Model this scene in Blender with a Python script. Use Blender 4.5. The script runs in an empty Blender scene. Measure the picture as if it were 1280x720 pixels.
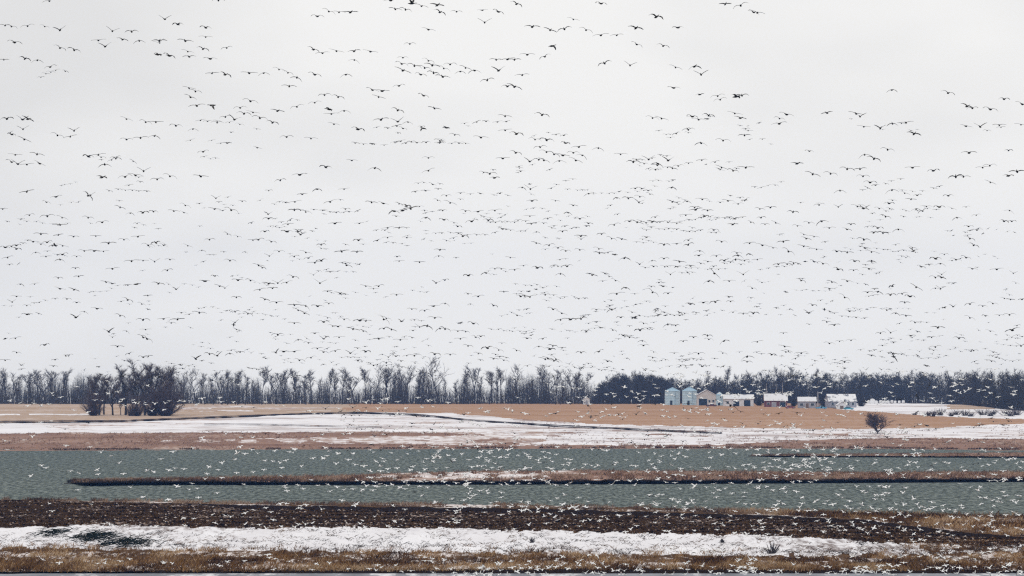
import bpy, math, random
import numpy as np
from mathutils import Vector, Matrix, Euler

# ------------------------------------------------------------------ camera, sky, sun, exposure
scene = bpy.context.scene
coll = scene.collection
FPX = 7111.0            # focal length in pixels of the 1280 wide photograph (about a 200 mm lens)
CAM_H = 24.0            # the photographer stands on a bluff above the lake
HOR = 470.0             # pixel row of the true horizon
cam_d = bpy.data.cameras.new('camera'); cam = bpy.data.objects.new('camera', cam_d); coll.objects.link(cam)
cam_d.sensor_width = 36.0; cam_d.lens = 36.0 * FPX / 1280.0
cam_d.shift_y = (HOR - 360.0) / 1280.0
cam_d.clip_start = 1.0; cam_d.clip_end = 30000.0
cam.location = (0, 0, CAM_H); cam.rotation_euler = (math.radians(90), 0, 0)
scene.camera = cam

SUN_EL, SUN_AZ = math.radians(48), math.radians(200)   # behind the clouds, behind the photographer
world = bpy.data.worlds.new('World'); scene.world = world; world.use_nodes = True
wn = world.node_tree.nodes; wl = world.node_tree.links; wn.clear()
w_out = wn.new('ShaderNodeOutputWorld')
w_bg = wn.new('ShaderNodeBackground'); w_bg.inputs['Strength'].default_value = 0.1
w_sky = wn.new('ShaderNodeTexSky'); w_sky.sky_type = 'NISHITA'; w_sky.sun_disc = False
w_sky.sun_elevation = SUN_EL; w_sky.sun_rotation = SUN_AZ
w_tc = wn.new('ShaderNodeTexCoord')
w_map = wn.new('ShaderNodeMapping'); w_map.inputs['Scale'].default_value = (1.0, 1.0, 2.4); w_map.inputs['Location'].default_value = (1.6, 0.0, 0.02)
w_no = wn.new('ShaderNodeTexNoise'); w_no.inputs['Scale'].default_value = 9.0; w_no.inputs['Detail'].default_value = 4.0; w_no.inputs['Roughness'].default_value = 0.45
w_rm = wn.new('ShaderNodeValToRGB')
w_rm.color_ramp.elements[0].position = 0.34; w_rm.color_ramp.elements[0].color = (8.05, 7.97, 7.88, 1)
w_rm.color_ramp.elements[1].position = 0.56; w_rm.color_ramp.elements[1].color = (9.55, 9.42, 9.20, 1)
w_mx = wn.new('ShaderNodeMix'); w_mx.data_type = 'RGBA'; w_mx.inputs['Factor'].default_value = 0.97   # cloud cover
wl.new(w_tc.outputs['Generated'], w_map.inputs['Vector']); wl.new(w_map.outputs['Vector'], w_no.inputs['Vector'])
wl.new(w_no.outputs['Fac'], w_rm.inputs['Fac'])
wl.new(w_sky.outputs['Color'], w_mx.inputs['A']); wl.new(w_rm.outputs['Color'], w_mx.inputs['B'])
wl.new(w_mx.outputs['Result'], w_bg.inputs['Color']); wl.new(w_bg.outputs['Background'], w_out.inputs['Surface'])

sun_d = bpy.data.lights.new('sun', 'SUN'); sun = bpy.data.objects.new('sun', sun_d); coll.objects.link(sun)
sun_d.energy = 0.9; sun_d.angle = math.radians(14); sun_d.color = (1.0, 0.97, 0.92)
sdir = Vector((math.sin(SUN_AZ) * math.cos(SUN_EL), math.cos(SUN_AZ) * math.cos(SUN_EL), math.sin(SUN_EL)))
sun.rotation_euler = (-sdir).to_track_quat('-Z', 'Y').to_euler(); sun.location = (0, 0, 300)

vs = scene.view_settings
vs.view_transform = 'Standard'; vs.look = 'None'; vs.gamma = 1.0; vs.exposure = 0.0; vs.use_curve_mapping = False
scene.display_settings.display_device = 'sRGB'
scene.render.engine = 'CYCLES'
scene.cycles.use_denoising = False
scene.cycles.max_bounces = 4; scene.cycles.diffuse_bounces = 2; scene.cycles.glossy_bounces = 2
scene.cycles.volume_bounces = 0; scene.cycles.transparent_max_bounces = 8
scene.cycles.pixel_filter_type = 'BLACKMAN_HARRIS'; scene.cycles.filter_width = 1.25

rng = np.random.default_rng(7)
rnd = random.Random(11)

# ------------------------------------------------------------------ helpers
def props(o, label=None, cat=None, group=None, kind=None):
    if label: o['label'] = label
    if cat: o['category'] = cat
    if group: o['group'] = group
    if kind: o['kind'] = kind
    return o

def link(name, me, parent=None):
    o = bpy.data.objects.new(name, me); coll.objects.link(o)
    if parent is not None: o.parent = parent
    return o

def empty(name, loc, rz=0.0, sc=1.0):
    o = link(name, None); o.location = loc; o.rotation_euler = (0, 0, rz)
    o.scale = (sc, sc, sc) if not isinstance(sc, tuple) else sc
    o.empty_display_size = 0.5
    return o

def np_mesh(name, V, F, mats, midx=None, tint=None, smooth=False):
    """V (n,3), F list of equal length faces as an (m,k) array"""
    V = np.asarray(V, dtype=np.float32); F = np.asarray(F, dtype=np.int32)
    me = bpy.data.meshes.new(name)
    m, k = F.shape
    me.vertices.add(len(V)); me.vertices.foreach_set('co', V.ravel())
    me.loops.add(m * k); me.loops.foreach_set('vertex_index', F.ravel())
    me.polygons.add(m); me.polygons.foreach_set('loop_start', np.arange(0, m * k, k, dtype=np.int32))
    try: me.polygons.foreach_set('loop_total', np.full(m, k, dtype=np.int32))
    except Exception: pass
    if midx is not None: me.polygons.foreach_set('material_index', np.asarray(midx, dtype=np.int32))
    if smooth: me.polygons.foreach_set('use_smooth', np.ones(m, dtype=bool))
    for mt in mats: me.materials.append(mt)
    if tint is not None:
        a = me.attributes.new('tint', 'FLOAT', 'POINT'); a.data.foreach_set('value', np.asarray(tint, dtype=np.float32))
    me.update(calc_edges=True); me.validate()
    return me

class MB:
    """collects polygons for one mesh"""
    def __init__(s): s.v = []; s.f = []
    def poly(s, pts, faces):
        b = len(s.v); s.v += [tuple(p) for p in pts]; s.f += [tuple(i + b for i in f) for f in faces]; return s
    def box(s, x0, x1, y0, y1, z0, z1):
        return s.poly([(x0,y0,z0),(x1,y0,z0),(x1,y1,z0),(x0,y1,z0),(x0,y0,z1),(x1,y0,z1),(x1,y1,z1),(x0,y1,z1)],
                      [(0,3,2,1),(4,5,6,7),(0,1,5,4),(1,2,6,5),(2,3,7,6),(3,0,4,7)])
    def prism(s, prof, y0, y1):
        """profile in x,z extruded along y"""
        n = len(prof)
        pts = [(x, y0, z) for x, z in prof] + [(x, y1, z) for x, z in prof]
        return s.poly(pts, [tuple(range(n)), tuple(range(2*n-1, n-1, -1))] + [(i, i+n, (i+1) % n + n, (i+1) % n) for i in range(n)])
    def prism_x(s, prof, x0, x1):
        n = len(prof)
        pts = [(x0, y, z) for y, z in prof] + [(x1, y, z) for y, z in prof]
        return s.poly(pts, [tuple(range(n-1, -1, -1)), tuple(range(n, 2*n))] + [(i, (i+1) % n, (i+1) % n + n, i+n) for i in range(n)])
    def lathe(s, prof, n=24, c=(0, 0, 0), axis='z'):
        b = len(s.v)
        for r, h in prof:
            for i in range(n):
                a = 2*math.pi*i/n
                if axis == 'z': s.v.append((c[0]+r*math.cos(a), c[1]+r*math.sin(a), c[2]+h))
                elif axis == 'y': s.v.append((c[0]+r*math.cos(a), c[1]+h, c[2]+r*math.sin(a)))
                else: s.v.append((c[0]+h, c[1]+r*math.cos(a), c[2]+r*math.sin(a)))
        for k in range(len(prof)-1):
            for i in range(n):
                j = (i+1) % n
                s.f.append((b+k*n+i, b+k*n+j, b+(k+1)*n+j, b+(k+1)*n+i))
        s.f.append(tuple(b+i for i in range(n-1, -1, -1))); s.f.append(tuple(b+(len(prof)-1)*n+i for i in range(n)))
        return s
    def tube(s, p0, p1, r0, r1, n=4):
        p0 = Vector(p0); p1 = Vector(p1); d = p1-p0
        if d.length < 1e-6: return s
        q = d.to_track_quat('Z', 'Y'); b = len(s.v)
        for p, r in ((p0, r0), (p1, r1)):
            for i in range(n):
                a = 2*math.pi*i/n; s.v.append(tuple(p + q @ Vector((r*math.cos(a), r*math.sin(a), 0))))
        for i in range(n): s.f.append((b+i, b+(i+1) % n, b+n+(i+1) % n, b+n+i))
        return s
    def build(s, name, mat, parent=None, smooth=False):
        me = bpy.data.meshes.new(name); me.from_pydata(s.v, [], s.f); me.materials.append(mat); me.update()
        if smooth:
            me.polygons.foreach_set('use_smooth', [True]*len(me.polygons))
        return link(name, me, parent)

def ss(t): t = np.clip(t, 0, 1); return t*t*(3-2*t)

def vnoise(x, y, seed=0):
    """2D value noise, 0..1"""
    x = np.asarray(x, dtype=np.float64); y = np.asarray(y, dtype=np.float64)
    xi = np.floor(x).astype(np.int64); yi = np.floor(y).astype(np.int64)
    u = ss(x-xi); v = ss(y-yi)
    def h(a, b):
        n = (a*374761393 + b*668265263 + seed*974634777) & 0xffffffff
        n = ((n ^ (n >> 13))*1274126177) & 0xffffffff
        return ((n ^ (n >> 16)) & 0xffff)/65535.0
    return (h(xi, yi)*(1-u)+h(xi+1, yi)*u)*(1-v)+(h(xi, yi+1)*(1-u)+h(xi+1, yi+1)*u)*v

def fbm(x, y, seed=0, o=4):
    t = 0.0; a = 0.5; s = 0.0
    for k in range(o):
        t = t + a*vnoise(x*2**k, y*2**k, seed+k); s += a; a *= 0.5
    return t/s

# ------------------------------------------------------------------ materials
def mat_new(name):
    m = bpy.data.materials.new(name); m.use_nodes = True
    nt = m.node_tree; b = nt.nodes['Principled BSDF']
    return m, nt, b

def bsdf(b, rough=0.9, spec=0.15, metal=0.0):
    b.inputs['Roughness'].default_value = rough; b.inputs['Specular IOR Level'].default_value = spec; b.inputs['Metallic'].default_value = metal

def noise_node(nt, scale, vec_scale=(1, 1, 1), detail=4.0, rough=0.55, coord='Object'):
    tc = nt.nodes.new('ShaderNodeTexCoord'); mp = nt.nodes.new('ShaderNodeMapping'); mp.inputs['Scale'].default_value = vec_scale
    no = nt.nodes.new('ShaderNodeTexNoise'); no.inputs['Scale'].default_value = scale; no.inputs['Detail'].default_value = detail; no.inputs['Roughness'].default_value = rough
    nt.links.new(tc.outputs[coord], mp.inputs['Vector']); nt.links.new(mp.outputs['Vector'], no.inputs['Vector'])
    return no.outputs['Fac']

def ramp(nt, fac, stops):
    r = nt.nodes.new('ShaderNodeValToRGB'); e = r.color_ramp.elements
    while len(e) < len(stops): e.new(0.5)
    for el, (p, c) in zip(e, stops): el.position = p; el.color = (*c, 1)
    nt.links.new(fac, r.inputs['Fac']); return r.outputs['Color']

def mixc(nt, fac, a, b, mode='MIX'):
    m = nt.nodes.new('ShaderNodeMix'); m.data_type = 'RGBA'; m.blend_type = mode
    if isinstance(fac, (int, float)): m.inputs['Factor'].default_value = fac
    else: nt.links.new(fac, m.inputs['Factor'])
    for k, v in (('A', a), ('B', b)):
        if isinstance(v, tuple): m.inputs[k].default_value = (*v, 1)
        else: nt.links.new(v, m.inputs[k])
    return m.outputs['Result']

def mapr(nt, fac, lo, hi):
    m = nt.nodes.new('ShaderNodeMapRange'); m.inputs['From Min'].default_value = lo; m.inputs['From Max'].default_value = hi
    nt.links.new(fac, m.inputs['Value']); return m.outputs['Result']

def simple(name, col, var=0.25, scale=1.2, rough=0.85, spec=0.2, metal=0.0, vscale=(1, 1, 1)):
    m, nt, b = mat_new(name); bsdf(b, rough, spec, metal)
    lo = tuple(c*(1-var) for c in col); hi = tuple(min(1, c*(1+var)) for c in col)
    nt.links.new(ramp(nt, noise_node(nt, scale, vscale), [(0.3, lo), (0.7, hi)]), b.inputs['Base Color'])
    return m

def ground_mix(name, base_lo, base_hi, over, lo, hi, vs1=(0.12, 0.012, 0.05), s1=1.0, vs2=(1.2, 0.12, 0.5), patch=(0.03, 0.004, 0.02), rough=0.95):
    """a ground colour with a patchy cover (snow, litter); noise drawn out along the furrows"""
    m, nt, b = mat_new(name); bsdf(b, rough, 0.0)
    n1 = noise_node(nt, s1, vs1, 5.0, 0.6); n2 = noise_node(nt, s1, vs2, 4.0, 0.65); n3 = noise_node(nt, s1, patch, 3.0, 0.5)
    base = ramp(nt, n1, [(0.3, base_lo), (0.7, base_hi)])
    ad = nt.nodes.new('ShaderNodeMath'); ad.operation = 'ADD'
    h = nt.nodes.new('ShaderNodeMath'); h.operation = 'MULTIPLY'; h.inputs[1].default_value = 0.5; nt.links.new(n3, h.inputs[0])
    h2 = nt.nodes.new('ShaderNodeMath'); h2.operation = 'MULTIPLY'; h2.inputs[1].default_value = 0.5; nt.links.new(n2, h2.inputs[0])
    nt.links.new(h.outputs[0], ad.inputs[0]); nt.links.new(h2.outputs[0], ad.inputs[1])
    nt.links.new(mixc(nt, mapr(nt, ad.outputs[0], lo, hi), base, over), b.inputs['Base Color'])
    return m

SNOW = (0.80, 0.79, 0.81)
M = {}
M['snow'] = ground_mix('snow', (0.70, 0.68, 0.70), (0.86, 0.85, 0.87), (0.26, 0.22, 0.21), 0.535, 0.64, vs2=(0.9, 0.11, 0.8))
M['snow_far'] = ground_mix('snow_far', (0.74, 0.71, 0.72), (0.88, 0.86, 0.87), (0.36, 0.28, 0.25), 0.49, 0.64, vs1=(0.01, 0.02, 0.05), vs2=(0.07, 0.05, 0.5), patch=(0.008, 0.016, 0.02))
M['snow_patch'] = ground_mix('snow_patch', (0.34, 0.24, 0.19), (0.50, 0.38, 0.33), (0.80, 0.76, 0.76), 0.45, 0.57, vs1=(0.05, 0.03, 0.05), vs2=(0.35, 0.06, 0.5), patch=(0.02, 0.02, 0.02))
M['shore_grass'] = ground_mix('shore_grass', (0.20, 0.115, 0.085), (0.36, 0.235, 0.18), (0.50, 0.40, 0.34), 0.56, 0.68, vs1=(0.03, 0.02, 0.05), vs2=(0.5, 0.05, 0.5), patch=(0.012, 0.01, 0.02))
M['stubble'] = ground_mix('stubble', (0.36, 0.215, 0.135), (0.44, 0.275, 0.18), (0.47, 0.32, 0.23), 0.5, 0.62, vs1=(0.004, 0.03, 0.05), vs2=(0.3, 0.09, 0.5), patch=(0.006, 0.02, 0.02))
M['stubble_pale'] = ground_mix('stubble_pale', (0.40, 0.285, 0.205), (0.50, 0.38, 0.29), (0.58, 0.48, 0.42), 0.5, 0.62, vs1=(0.004, 0.03, 0.05), vs2=(0.2, 0.06, 0.5), patch=(0.006, 0.02, 0.02))
M['mud'] = ground_mix('mud', (0.020, 0.011, 0.005), (0.060, 0.035, 0.019), (0.36, 0.29, 0.26), 0.565, 0.63, vs1=(0.2, 0.03, 0.2), vs2=(1.2, 0.16, 1.0), patch=(0.05, 0.03, 0.03))
M['bank_mud'] = simple('bank_mud', (0.020, 0.013, 0.010), 0.5, 2.0, 0.9, 0.0)
M['grass_soil'] = ground_mix('grass_soil', (0.05, 0.03, 0.018), (0.15, 0.09, 0.05), (0.68, 0.62, 0.60), 0.51, 0.58, vs1=(0.3, 0.04, 0.3), vs2=(1.4, 0.14, 1.0), patch=(0.06, 0.03, 0.03))
M['brown_field'] = simple('brown_field', (0.17, 0.12, 0.10), 0.3, 0.02, 0.95, 0.05)
M['track'] = ground_mix('track', (0.035, 0.03, 0.035), (0.075, 0.062, 0.062), (0.45, 0.4, 0.4), 0.6, 0.68, vs2=(0.2, 0.2, 0.5))
M['bluff'] = simple('bluff', (0.18, 0.13, 0.08), 0.35, 0.3, 0.95, 0.05)

def water_mat():
    m, nt, b = mat_new('lake_water'); bsdf(b, 0.6, 0.02)
    n1 = noise_node(nt, 1.0, (1.1, 0.10, 0.3), 3.0, 0.7); n2 = noise_node(nt, 1.0, (0.012, 0.003, 0.02), 3.0, 0.5)
    c = ramp(nt, n1, [(0.38, (0.024, 0.034, 0.030)), (0.5, (0.092, 0.113, 0.100)), (0.62, (0.20, 0.225, 0.205))])
    c2 = ramp(nt, n2, [(0.35, (0.80, 0.84, 0.84)), (0.65, (1.0, 1.0, 0.98))])
    nt.links.new(mixc(nt, 1.0, c, c2, 'MULTIPLY'), b.inputs['Base Color'])
    bp = nt.nodes.new('ShaderNodeBump'); bp.inputs['Strength'].default_value = 0.9; bp.inputs['Distance'].default_value = 0.25
    nt.links.new(noise_node(nt, 1.0, (1.4, 0.3, 0.3), 4.0, 0.6), bp.inputs['Height']); nt.links.new(bp.outputs['Normal'], b.inputs['Normal'])
    return m
M['water'] = water_mat()
M['ice'] = ground_mix('ice', (0.17, 0.18, 0.20), (0.34, 0.35, 0.38), (0.70, 0.70, 0.72), 0.53, 0.62, vs1=(0.2, 0.04, .1), vs2=(0.7, 0.08, 0.5), patch=(0.1, 0.02, 0.02))

def tint_mat(name, stops, rough=0.9):
    m, nt, b = mat_new(name); bsdf(b, rough, 0.0)
    a = nt.nodes.new('ShaderNodeAttribute'); a.attribute_name = 'tint'
    nt.links.new(ramp(nt, a.outputs['Fac'], stops), b.inputs['Base Color'])
    return m
M['gold_grass'] = tint_mat('gold_grass', [(0.0, (0.032, 0.016, 0.008)), (0.35, (0.14, 0.072, 0.030)), (0.7, (0.32, 0.18, 0.075)), (1.0, (0.52, 0.38, 0.24))])
M['rust_grass'] = tint_mat('rust_grass', [(0.0, (0.045, 0.03, 0.022)), (0.45, (0.17, 0.10, 0.065)), (0.8, (0.33, 0.22, 0.15)), (1.0, (0.46, 0.36, 0.28))])
M['far_grass'] = tint_mat('far_grass', [(0.0, (0.13, 0.075, 0.055)), (0.5, (0.28, 0.175, 0.13)), (1.0, (0.44, 0.33, 0.26))])
M['clod'] = tint_mat('clod', [(0.0, (0.006, 0.003, 0.002)), (0.5, (0.048, 0.026, 0.011)), (0.8, (0.17, 0.10, 0.055)), (0.95, (0.42, 0.33, 0.28)), (1.0, (0.70, 0.66, 0.64))])
M['dark_stalk'] = tint_mat('dark_stalk', [(0.0, (0.015, 0.015, 0.012)), (0.6, (0.07, 0.05, 0.04)), (1.0, (0.22, 0.15, 0.10))])
M['bark'] = simple('bark', (0.058, 0.055, 0.060), 0.35, 0.8)
M['bark_dark'] = simple('bark_dark', (0.042, 0.040, 0.046), 0.35, 0.8)
M['bark_pale'] = simple('bark_pale', (0.48, 0.46, 0.45), 0.3, 0.9)
M['twig'] = simple('twig', (0.085, 0.075, 0.078), 0.3, 0.5)
M['twig_dark'] = simple('twig_dark', (0.055, 0.052, 0.058), 0.35, 0.06)
M['twig_clump'] = simple('twig_clump', (0.085, 0.066, 0.066), 0.35, 0.3)
M['bush'] = simple('bush', (0.10, 0.07, 0.07), 0.3, 0.4)
M['weed_dark'] = simple('weed_dark', (0.014, 0.018, 0.014), 0.5, 1.0, 0.9, 0.0)
M['steel'] = simple('steel', (0.42, 0.55, 0.63), 0.12, 0.5, 0.5, 0.4, 0.1)
M['steel_roof'] = simple('steel_roof', (0.36, 0.50, 0.60), 0.12, 0.5, 0.5, 0.4, 0.1)
M['dark_opening'] = simple('dark_opening', (0.02, 0.035, 0.06), 0.3, 0.5, 0.6, 0.3)
M['cream'] = simple('cream', (0.52, 0.49, 0.48), 0.1, 0.6)
M['roof_snow'] = ground_mix('roof_snow', (0.66, 0.66, 0.68), (0.78, 0.77, 0.77), (0.34, 0.34, 0.37), 0.54, 0.62, vs2=(.6, .6, .6), patch=(.25, .25, .25))
M['roof_patchy'] = ground_mix('roof_patchy', (0.74, 0.74, 0.75), (0.82, 0.81, 0.81), (0.20, 0.21, 0.24), 0.5, 0.56, vs2=(.7, .7, .7), patch=(.3, .3, .3))
M['roof_grey'] = simple('roof_grey', (0.35, 0.34, 0.36), 0.15, 0.7)
M['red_wall'] = simple('red_wall', (0.15, 0.065, 0.08), 0.25, 0.6)
M['grey_wall'] = simple('grey_wall', (0.30, 0.31, 0.36), 0.2, 0.6)
M['white_wall'] = simple('white_wall', (0.62, 0.62, 0.64), 0.1, 0.6)
M['timber'] = simple('timber', (0.16, 0.12, 0.10), 0.3, 0.8)
M['blue_paint'] = simple('blue_paint', (0.10, 0.36, 0.58), 0.1, 0.6, 0.3, 0.5)
M['teal_paint'] = simple('teal_paint', (0.06, 0.28, 0.38), 0.1, 0.6, 0.3, 0.5)
M['maroon_paint'] = simple('maroon_paint', (0.10, 0.03, 0.04), 0.1, 0.6, 0.3, 0.5)
M['red_paint'] = simple('red_paint', (0.22, 0.05, 0.06), 0.1, 0.6, 0.3, 0.5)
M['tyre'] = simple('tyre', (0.02, 0.02, 0.022), 0.2, 1.0)
M['glass'] = simple('glass', (0.05, 0.07, 0.09), 0.2, 0.6, 0.15, 0.5)
M['wrap'] = simple('wrap', (0.74, 0.74, 0.75), 0.08, 0.6, 0.5, 0.3)
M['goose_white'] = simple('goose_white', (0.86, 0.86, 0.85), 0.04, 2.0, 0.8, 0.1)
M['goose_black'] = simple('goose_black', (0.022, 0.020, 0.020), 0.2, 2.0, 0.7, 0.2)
M['goose_wing_shade'] = simple('goose_wing_shade', (0.10, 0.095, 0.09), 0.25, 2.0, 0.8, 0.1)  # inner wing of a white goose, its shade painted in as grey
M['goose_shade'] = simple('goose_shade', (0.028, 0.026, 0.026), 0.25, 2.0, 0.8, 0.1)  # white plumage seen from below, underside shade put into the colour
M['bill'] = simple('bill', (0.42, 0.16, 0.11), 0.15, 3.0, 0.5, 0.3)

# ------------------------------------------------------------------ terrain
# every zone edge below is a line across the land; (s, y) is the bearing and the depth of a point, turned into real metres
def P(s, y, z=0.0):
    D = (CAM_H - z)*FPX/(y-HOR); return Vector(((s-640)/FPX*D, D, z))
FAR_Y = np.array([503.0, 504.2, 505.0, 507.0, 510.0, 518.0, 528.0, 543.0, 562.0])
FAR_D = np.array([3500., 3250., 3050., 2850., 2700., 2450., 2250., 2050., 1855.])
def far_D(y): return np.interp(y, FAR_Y, FAR_D)
def curve(pts):
    xs = np.array([p[0] for p in pts], float); ys = np.array([p[1] for p in pts], float)
    return lambda s: np.interp(s, xs, ys)
track_y = curve([(-400,529),(0,528),(150,527),(300,521),(380,518),(450,516.5),(520,519),(600,527),(700,533),(850,540),(960,545)])
orange_bottom = curve([(440,515),(560,516.5),(640,523),(750,530),(850,532),(950,535),(1060,537),(1150,535),(1280,530),(1700,524)])
orange_top = curve([(960,500),(1010,508),(1060,512),(1130,518),(1200,522),(1280,524.5),(1700,523)])
shore_top = curve([(-400,541),(0,541.5),(300,541),(480,540),(600,543),(660,556),(900,556),(980,552),(1060,549),(1150,547),(1280,549),(1700,550)])
waterline = curve([(-400,564),(0,563.5),(300,562),(640,560),(900,559.5),(1100,560),(1170,562),(1280,563),(1700,564)])
patch_top = curve([(150,551),(300,548),(450,546),(600,544),(680,543)])
patch_bot = curve([(150,551),(300,554),(450,554.5),(600,556),(680,557)])

def far_z(s, y):
    D = far_D(y)
    D = np.where(y > 562, (CAM_H-0.05)*FPX/(np.maximum(y, 500)-HOR), D)
    z = CAM_H - (y-HOR)*D/FPX
    z = z*ss((waterline(s)-y)/4.0+0.04)
    return D, z

def grid_zones(svals, yvals, fn_pos, fn_zone, names, mats, relief=None):
    S, Y = np.meshgrid(svals, yvals)
    D, Z = fn_pos(S, Y)
    X = (S-640)/FPX*D
    if relief is not None: Z = Z + relief(X, D, S, Y)
    nr, nc = S.shape
    idx = np.arange(nr*nc).reshape(nr, nc)
    Fq = np.stack([idx[:-1, :-1], idx[:-1, 1:], idx[1:, 1:], idx[1:, :-1]], -1).reshape(-1, 4)
    Fq = Fq[:, ::-1] if D[0, 0] < D[-1, 0] else Fq
    sc = (0.25*(S[:-1, :-1]+S[:-1, 1:]+S[1:, 1:]+S[1:, :-1])).ravel(); yc = (0.25*(Y[:-1, :-1]+Y[:-1, 1:]+Y[1:, 1:]+Y[1:, :-1])).ravel()
    zi = fn_zone(sc, yc)
    V = np.stack([X, D, Z], -1).reshape(-1, 3)
    for k, nm in enumerate(names):
        sel = Fq[zi == k]
        if len(sel) == 0: continue
        u, inv = np.unique(sel, return_inverse=True)
        F = inv.reshape(-1, 4)
        me = np_mesh(nm, V[u], F, [mats[k]], smooth=True)
        # make sure faces look up
        n = me.polygons[0].normal
        if n.z < 0: me.flip_normals()
        props(link(nm, me), kind='structure')

def far_zone(s, y):
    j = (fbm(s/14.0, y/3.0, 3)-0.5)*3.2; yj = y + j*np.clip((y-498)/30, 0.15, 1)
    z = np.full(s.shape, 0)                                # stubble field (orange)
    pale = (s < 440+60*(fbm(s/40, y/2, 5)-0.5)) & (yj < track_y(s))
    z[pale] = 1
    z[(s < 112) & (np.abs(yj-518.2) < 0.8) & (fbm(s/30, y*0, 8) > 0.35)] = 2
    z[(s > 225) & (s < 440) & (yj < 514) & (fbm(s/50, y/1.5, 7) > 0.60)] = 4
    snow = (yj > np.where(s < 440, track_y(s), orange_bottom(s)))
    z[snow] = 2
    hill = (s > 960) & (yj < orange_top(s)); z[hill] = 2
    z[hill & (s > 1185+20*(fbm(s/20, y/3, 9)-.5)) & (s < 1245) & (y < 511.5)] = 1
    z[hill & (s < 1045)] = 5
    z[(s > 960) & snow & (s > 1010) & (fbm(s/30, y/1.6, 12) > 0.62)] = 4
    sh = yj > shore_top(s); z[sh] = 3
    pt = (s > 150) & (s < 690) & (yj > patch_top(s)) & (yj < patch_bot(s)) & (fbm(s/26, y/2.2, 15) > 0.62-0.35*np.clip((s-200)/350, 0, 1)+0.6*np.clip((s-590)/90, 0, 1)); z[pt] = 4
    # dark streaks across the snow in the middle
    z[(s > 640) & (s < 1060) & snow & ~sh & (fbm(s/55, y/1.3, 18) > 0.66)] = 3
    z[(s > 540) & (s < 800) & (z == 2) & (y > 540) & (fbm(s/24, y/1.8, 27) > 0.25+0.5*np.clip((s-560)/200, 0, 1))] = 4
    z[(s < 660) & snow & ~sh & (fbm(s/90, y/0.9, 28) > 0.66)] = 4
    z[y > waterline(s) + (fbm(s/9, y*0, 21)-.5)*1.2] = -1
    return z
fs = np.linspace(-330, 1610, 520); fy = np.concatenate([np.linspace(503.0, 512, 30), np.linspace(512.25, 565, 212)])
def far_relief(X, D, S, Y):
    return (fbm(X/40, D/60, 31)-0.5)*0.6*ss((waterline(S)-Y)/8) + (fbm(X/4, D/12, 33)-0.5)*0.25*ss((waterline(S)-Y)/3)
grid_zones(fs, fy, far_z, far_zone,
           ['stubble_field', 'pale_stubble_field', 'snow_field', 'shore_meadow', 'snow_patch_ground', 'farm_yard'],
           [M['stubble'], M['stubble_pale'], M['snow_far'], M['shore_grass'], M['snow_patch'], M['brown_field']], far_relief)
# the land beyond the ridge falls away out of sight
bx = np.linspace(-1500, 1500, 40); by = np.array([3490., 3560., 3640., 3720., 3800.])
BX, BY = np.meshgrid(bx, by); BZ = CAM_H-34.5*BY/FPX-0.4
bi = np.arange(BX.size).reshape(BX.shape)
bF = np.stack([bi[:-1, :-1], bi[:-1, 1:], bi[1:, 1:], bi[1:, :-1]], -1).reshape(-1, 4)
props(link('far_ground', np_mesh('far_ground', np.stack([BX, BY, BZ], -1).reshape(-1, 3), bF, [M['brown_field']])), kind='structure')

# track cut into the snow field
def strip(name, ss_, top, thick, mat, lift):
    V = []; F = []
    for i, s in enumerate(ss_):
        t = thick*(0.5+1.0*float(vnoise(s/7.0, 0.5, 41)))
        for y in (top(s)-t/2, top(s)+t/2):
            D, z = far_z(np.array(s), np.array(y)); X = (s-640)/FPX*float(D)
            V.append((X, float(D), float(z)+lift))
        if i: b = 2*i; F.append((b-2, b-1, b+1, b))
    return props(link(name, np_mesh(name, V, F, [mat])), kind='structure')
strip('field_track', np.arange(-320, 905, 2.5), lambda s: float(track_y(s)), 1.25, M['track'], 0.42)
strip('field_track', np.arange(255, 480, 2.5), lambda s: 532.5+1.5*math.sin(s/60), 0.5, M['track'], 0.42)

# near shore
near_shore = curve([(-400,623),(0,624),(200,627),(320,629),(640,631),(800,634),(960,639),(1100,643),(1280,645),(1700,648)])
mud_top = curve([(-400,624),(0,625),(200,628.5),(320,632),(640,635.5),(800,640),(960,644),(1080,650),(1150,659),(1220,667),(1280,672),(1700,690)])
snow_top = curve([(-400,658),(0,659),(60,659),(100,655.5),(300,660),(500,659),(640,663),(800,666),(960,669),(1080,676),(1180,681),(1280,681),(1700,686)])
snow_bot = curve([(-400,686),(0,684),(200,687),(400,689),(640,690),(960,695),(1100,693),(1180,692),(1280,688),(1700,688)])
bank_c = curve([(-400,713.5),(0,714),(320,712.5),(640,711.5),(960,711),(1280,712.5),(1700,713)])
def bank_y(s): return bank_c(s)+4.0*(fbm(np.asarray(s, float)/45.0, np.zeros_like(np.asarray(s, float)), 64, 3)-0.5)
def near_pos(S, Y):
    z = 0.26*ss((716.6-Y)/np.maximum(716.6-bank_y(S), 1.5))*ss((Y-near_shore(S))/3.0+0.05)
    z = z + 0.0*S
    D = (CAM_H-z)*FPX/(Y-HOR); return D, z
def near_relief(X, D, S, Y):
    edge = ss((bank_y(S)-Y)/4)*ss((Y-near_shore(S))/3)
    hum = (fbm(X/2.2, D/9, 51, 4)-0.5)
    return edge*(hum*np.where((Y > snow_top(S)), 0.75, 0.45))
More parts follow.
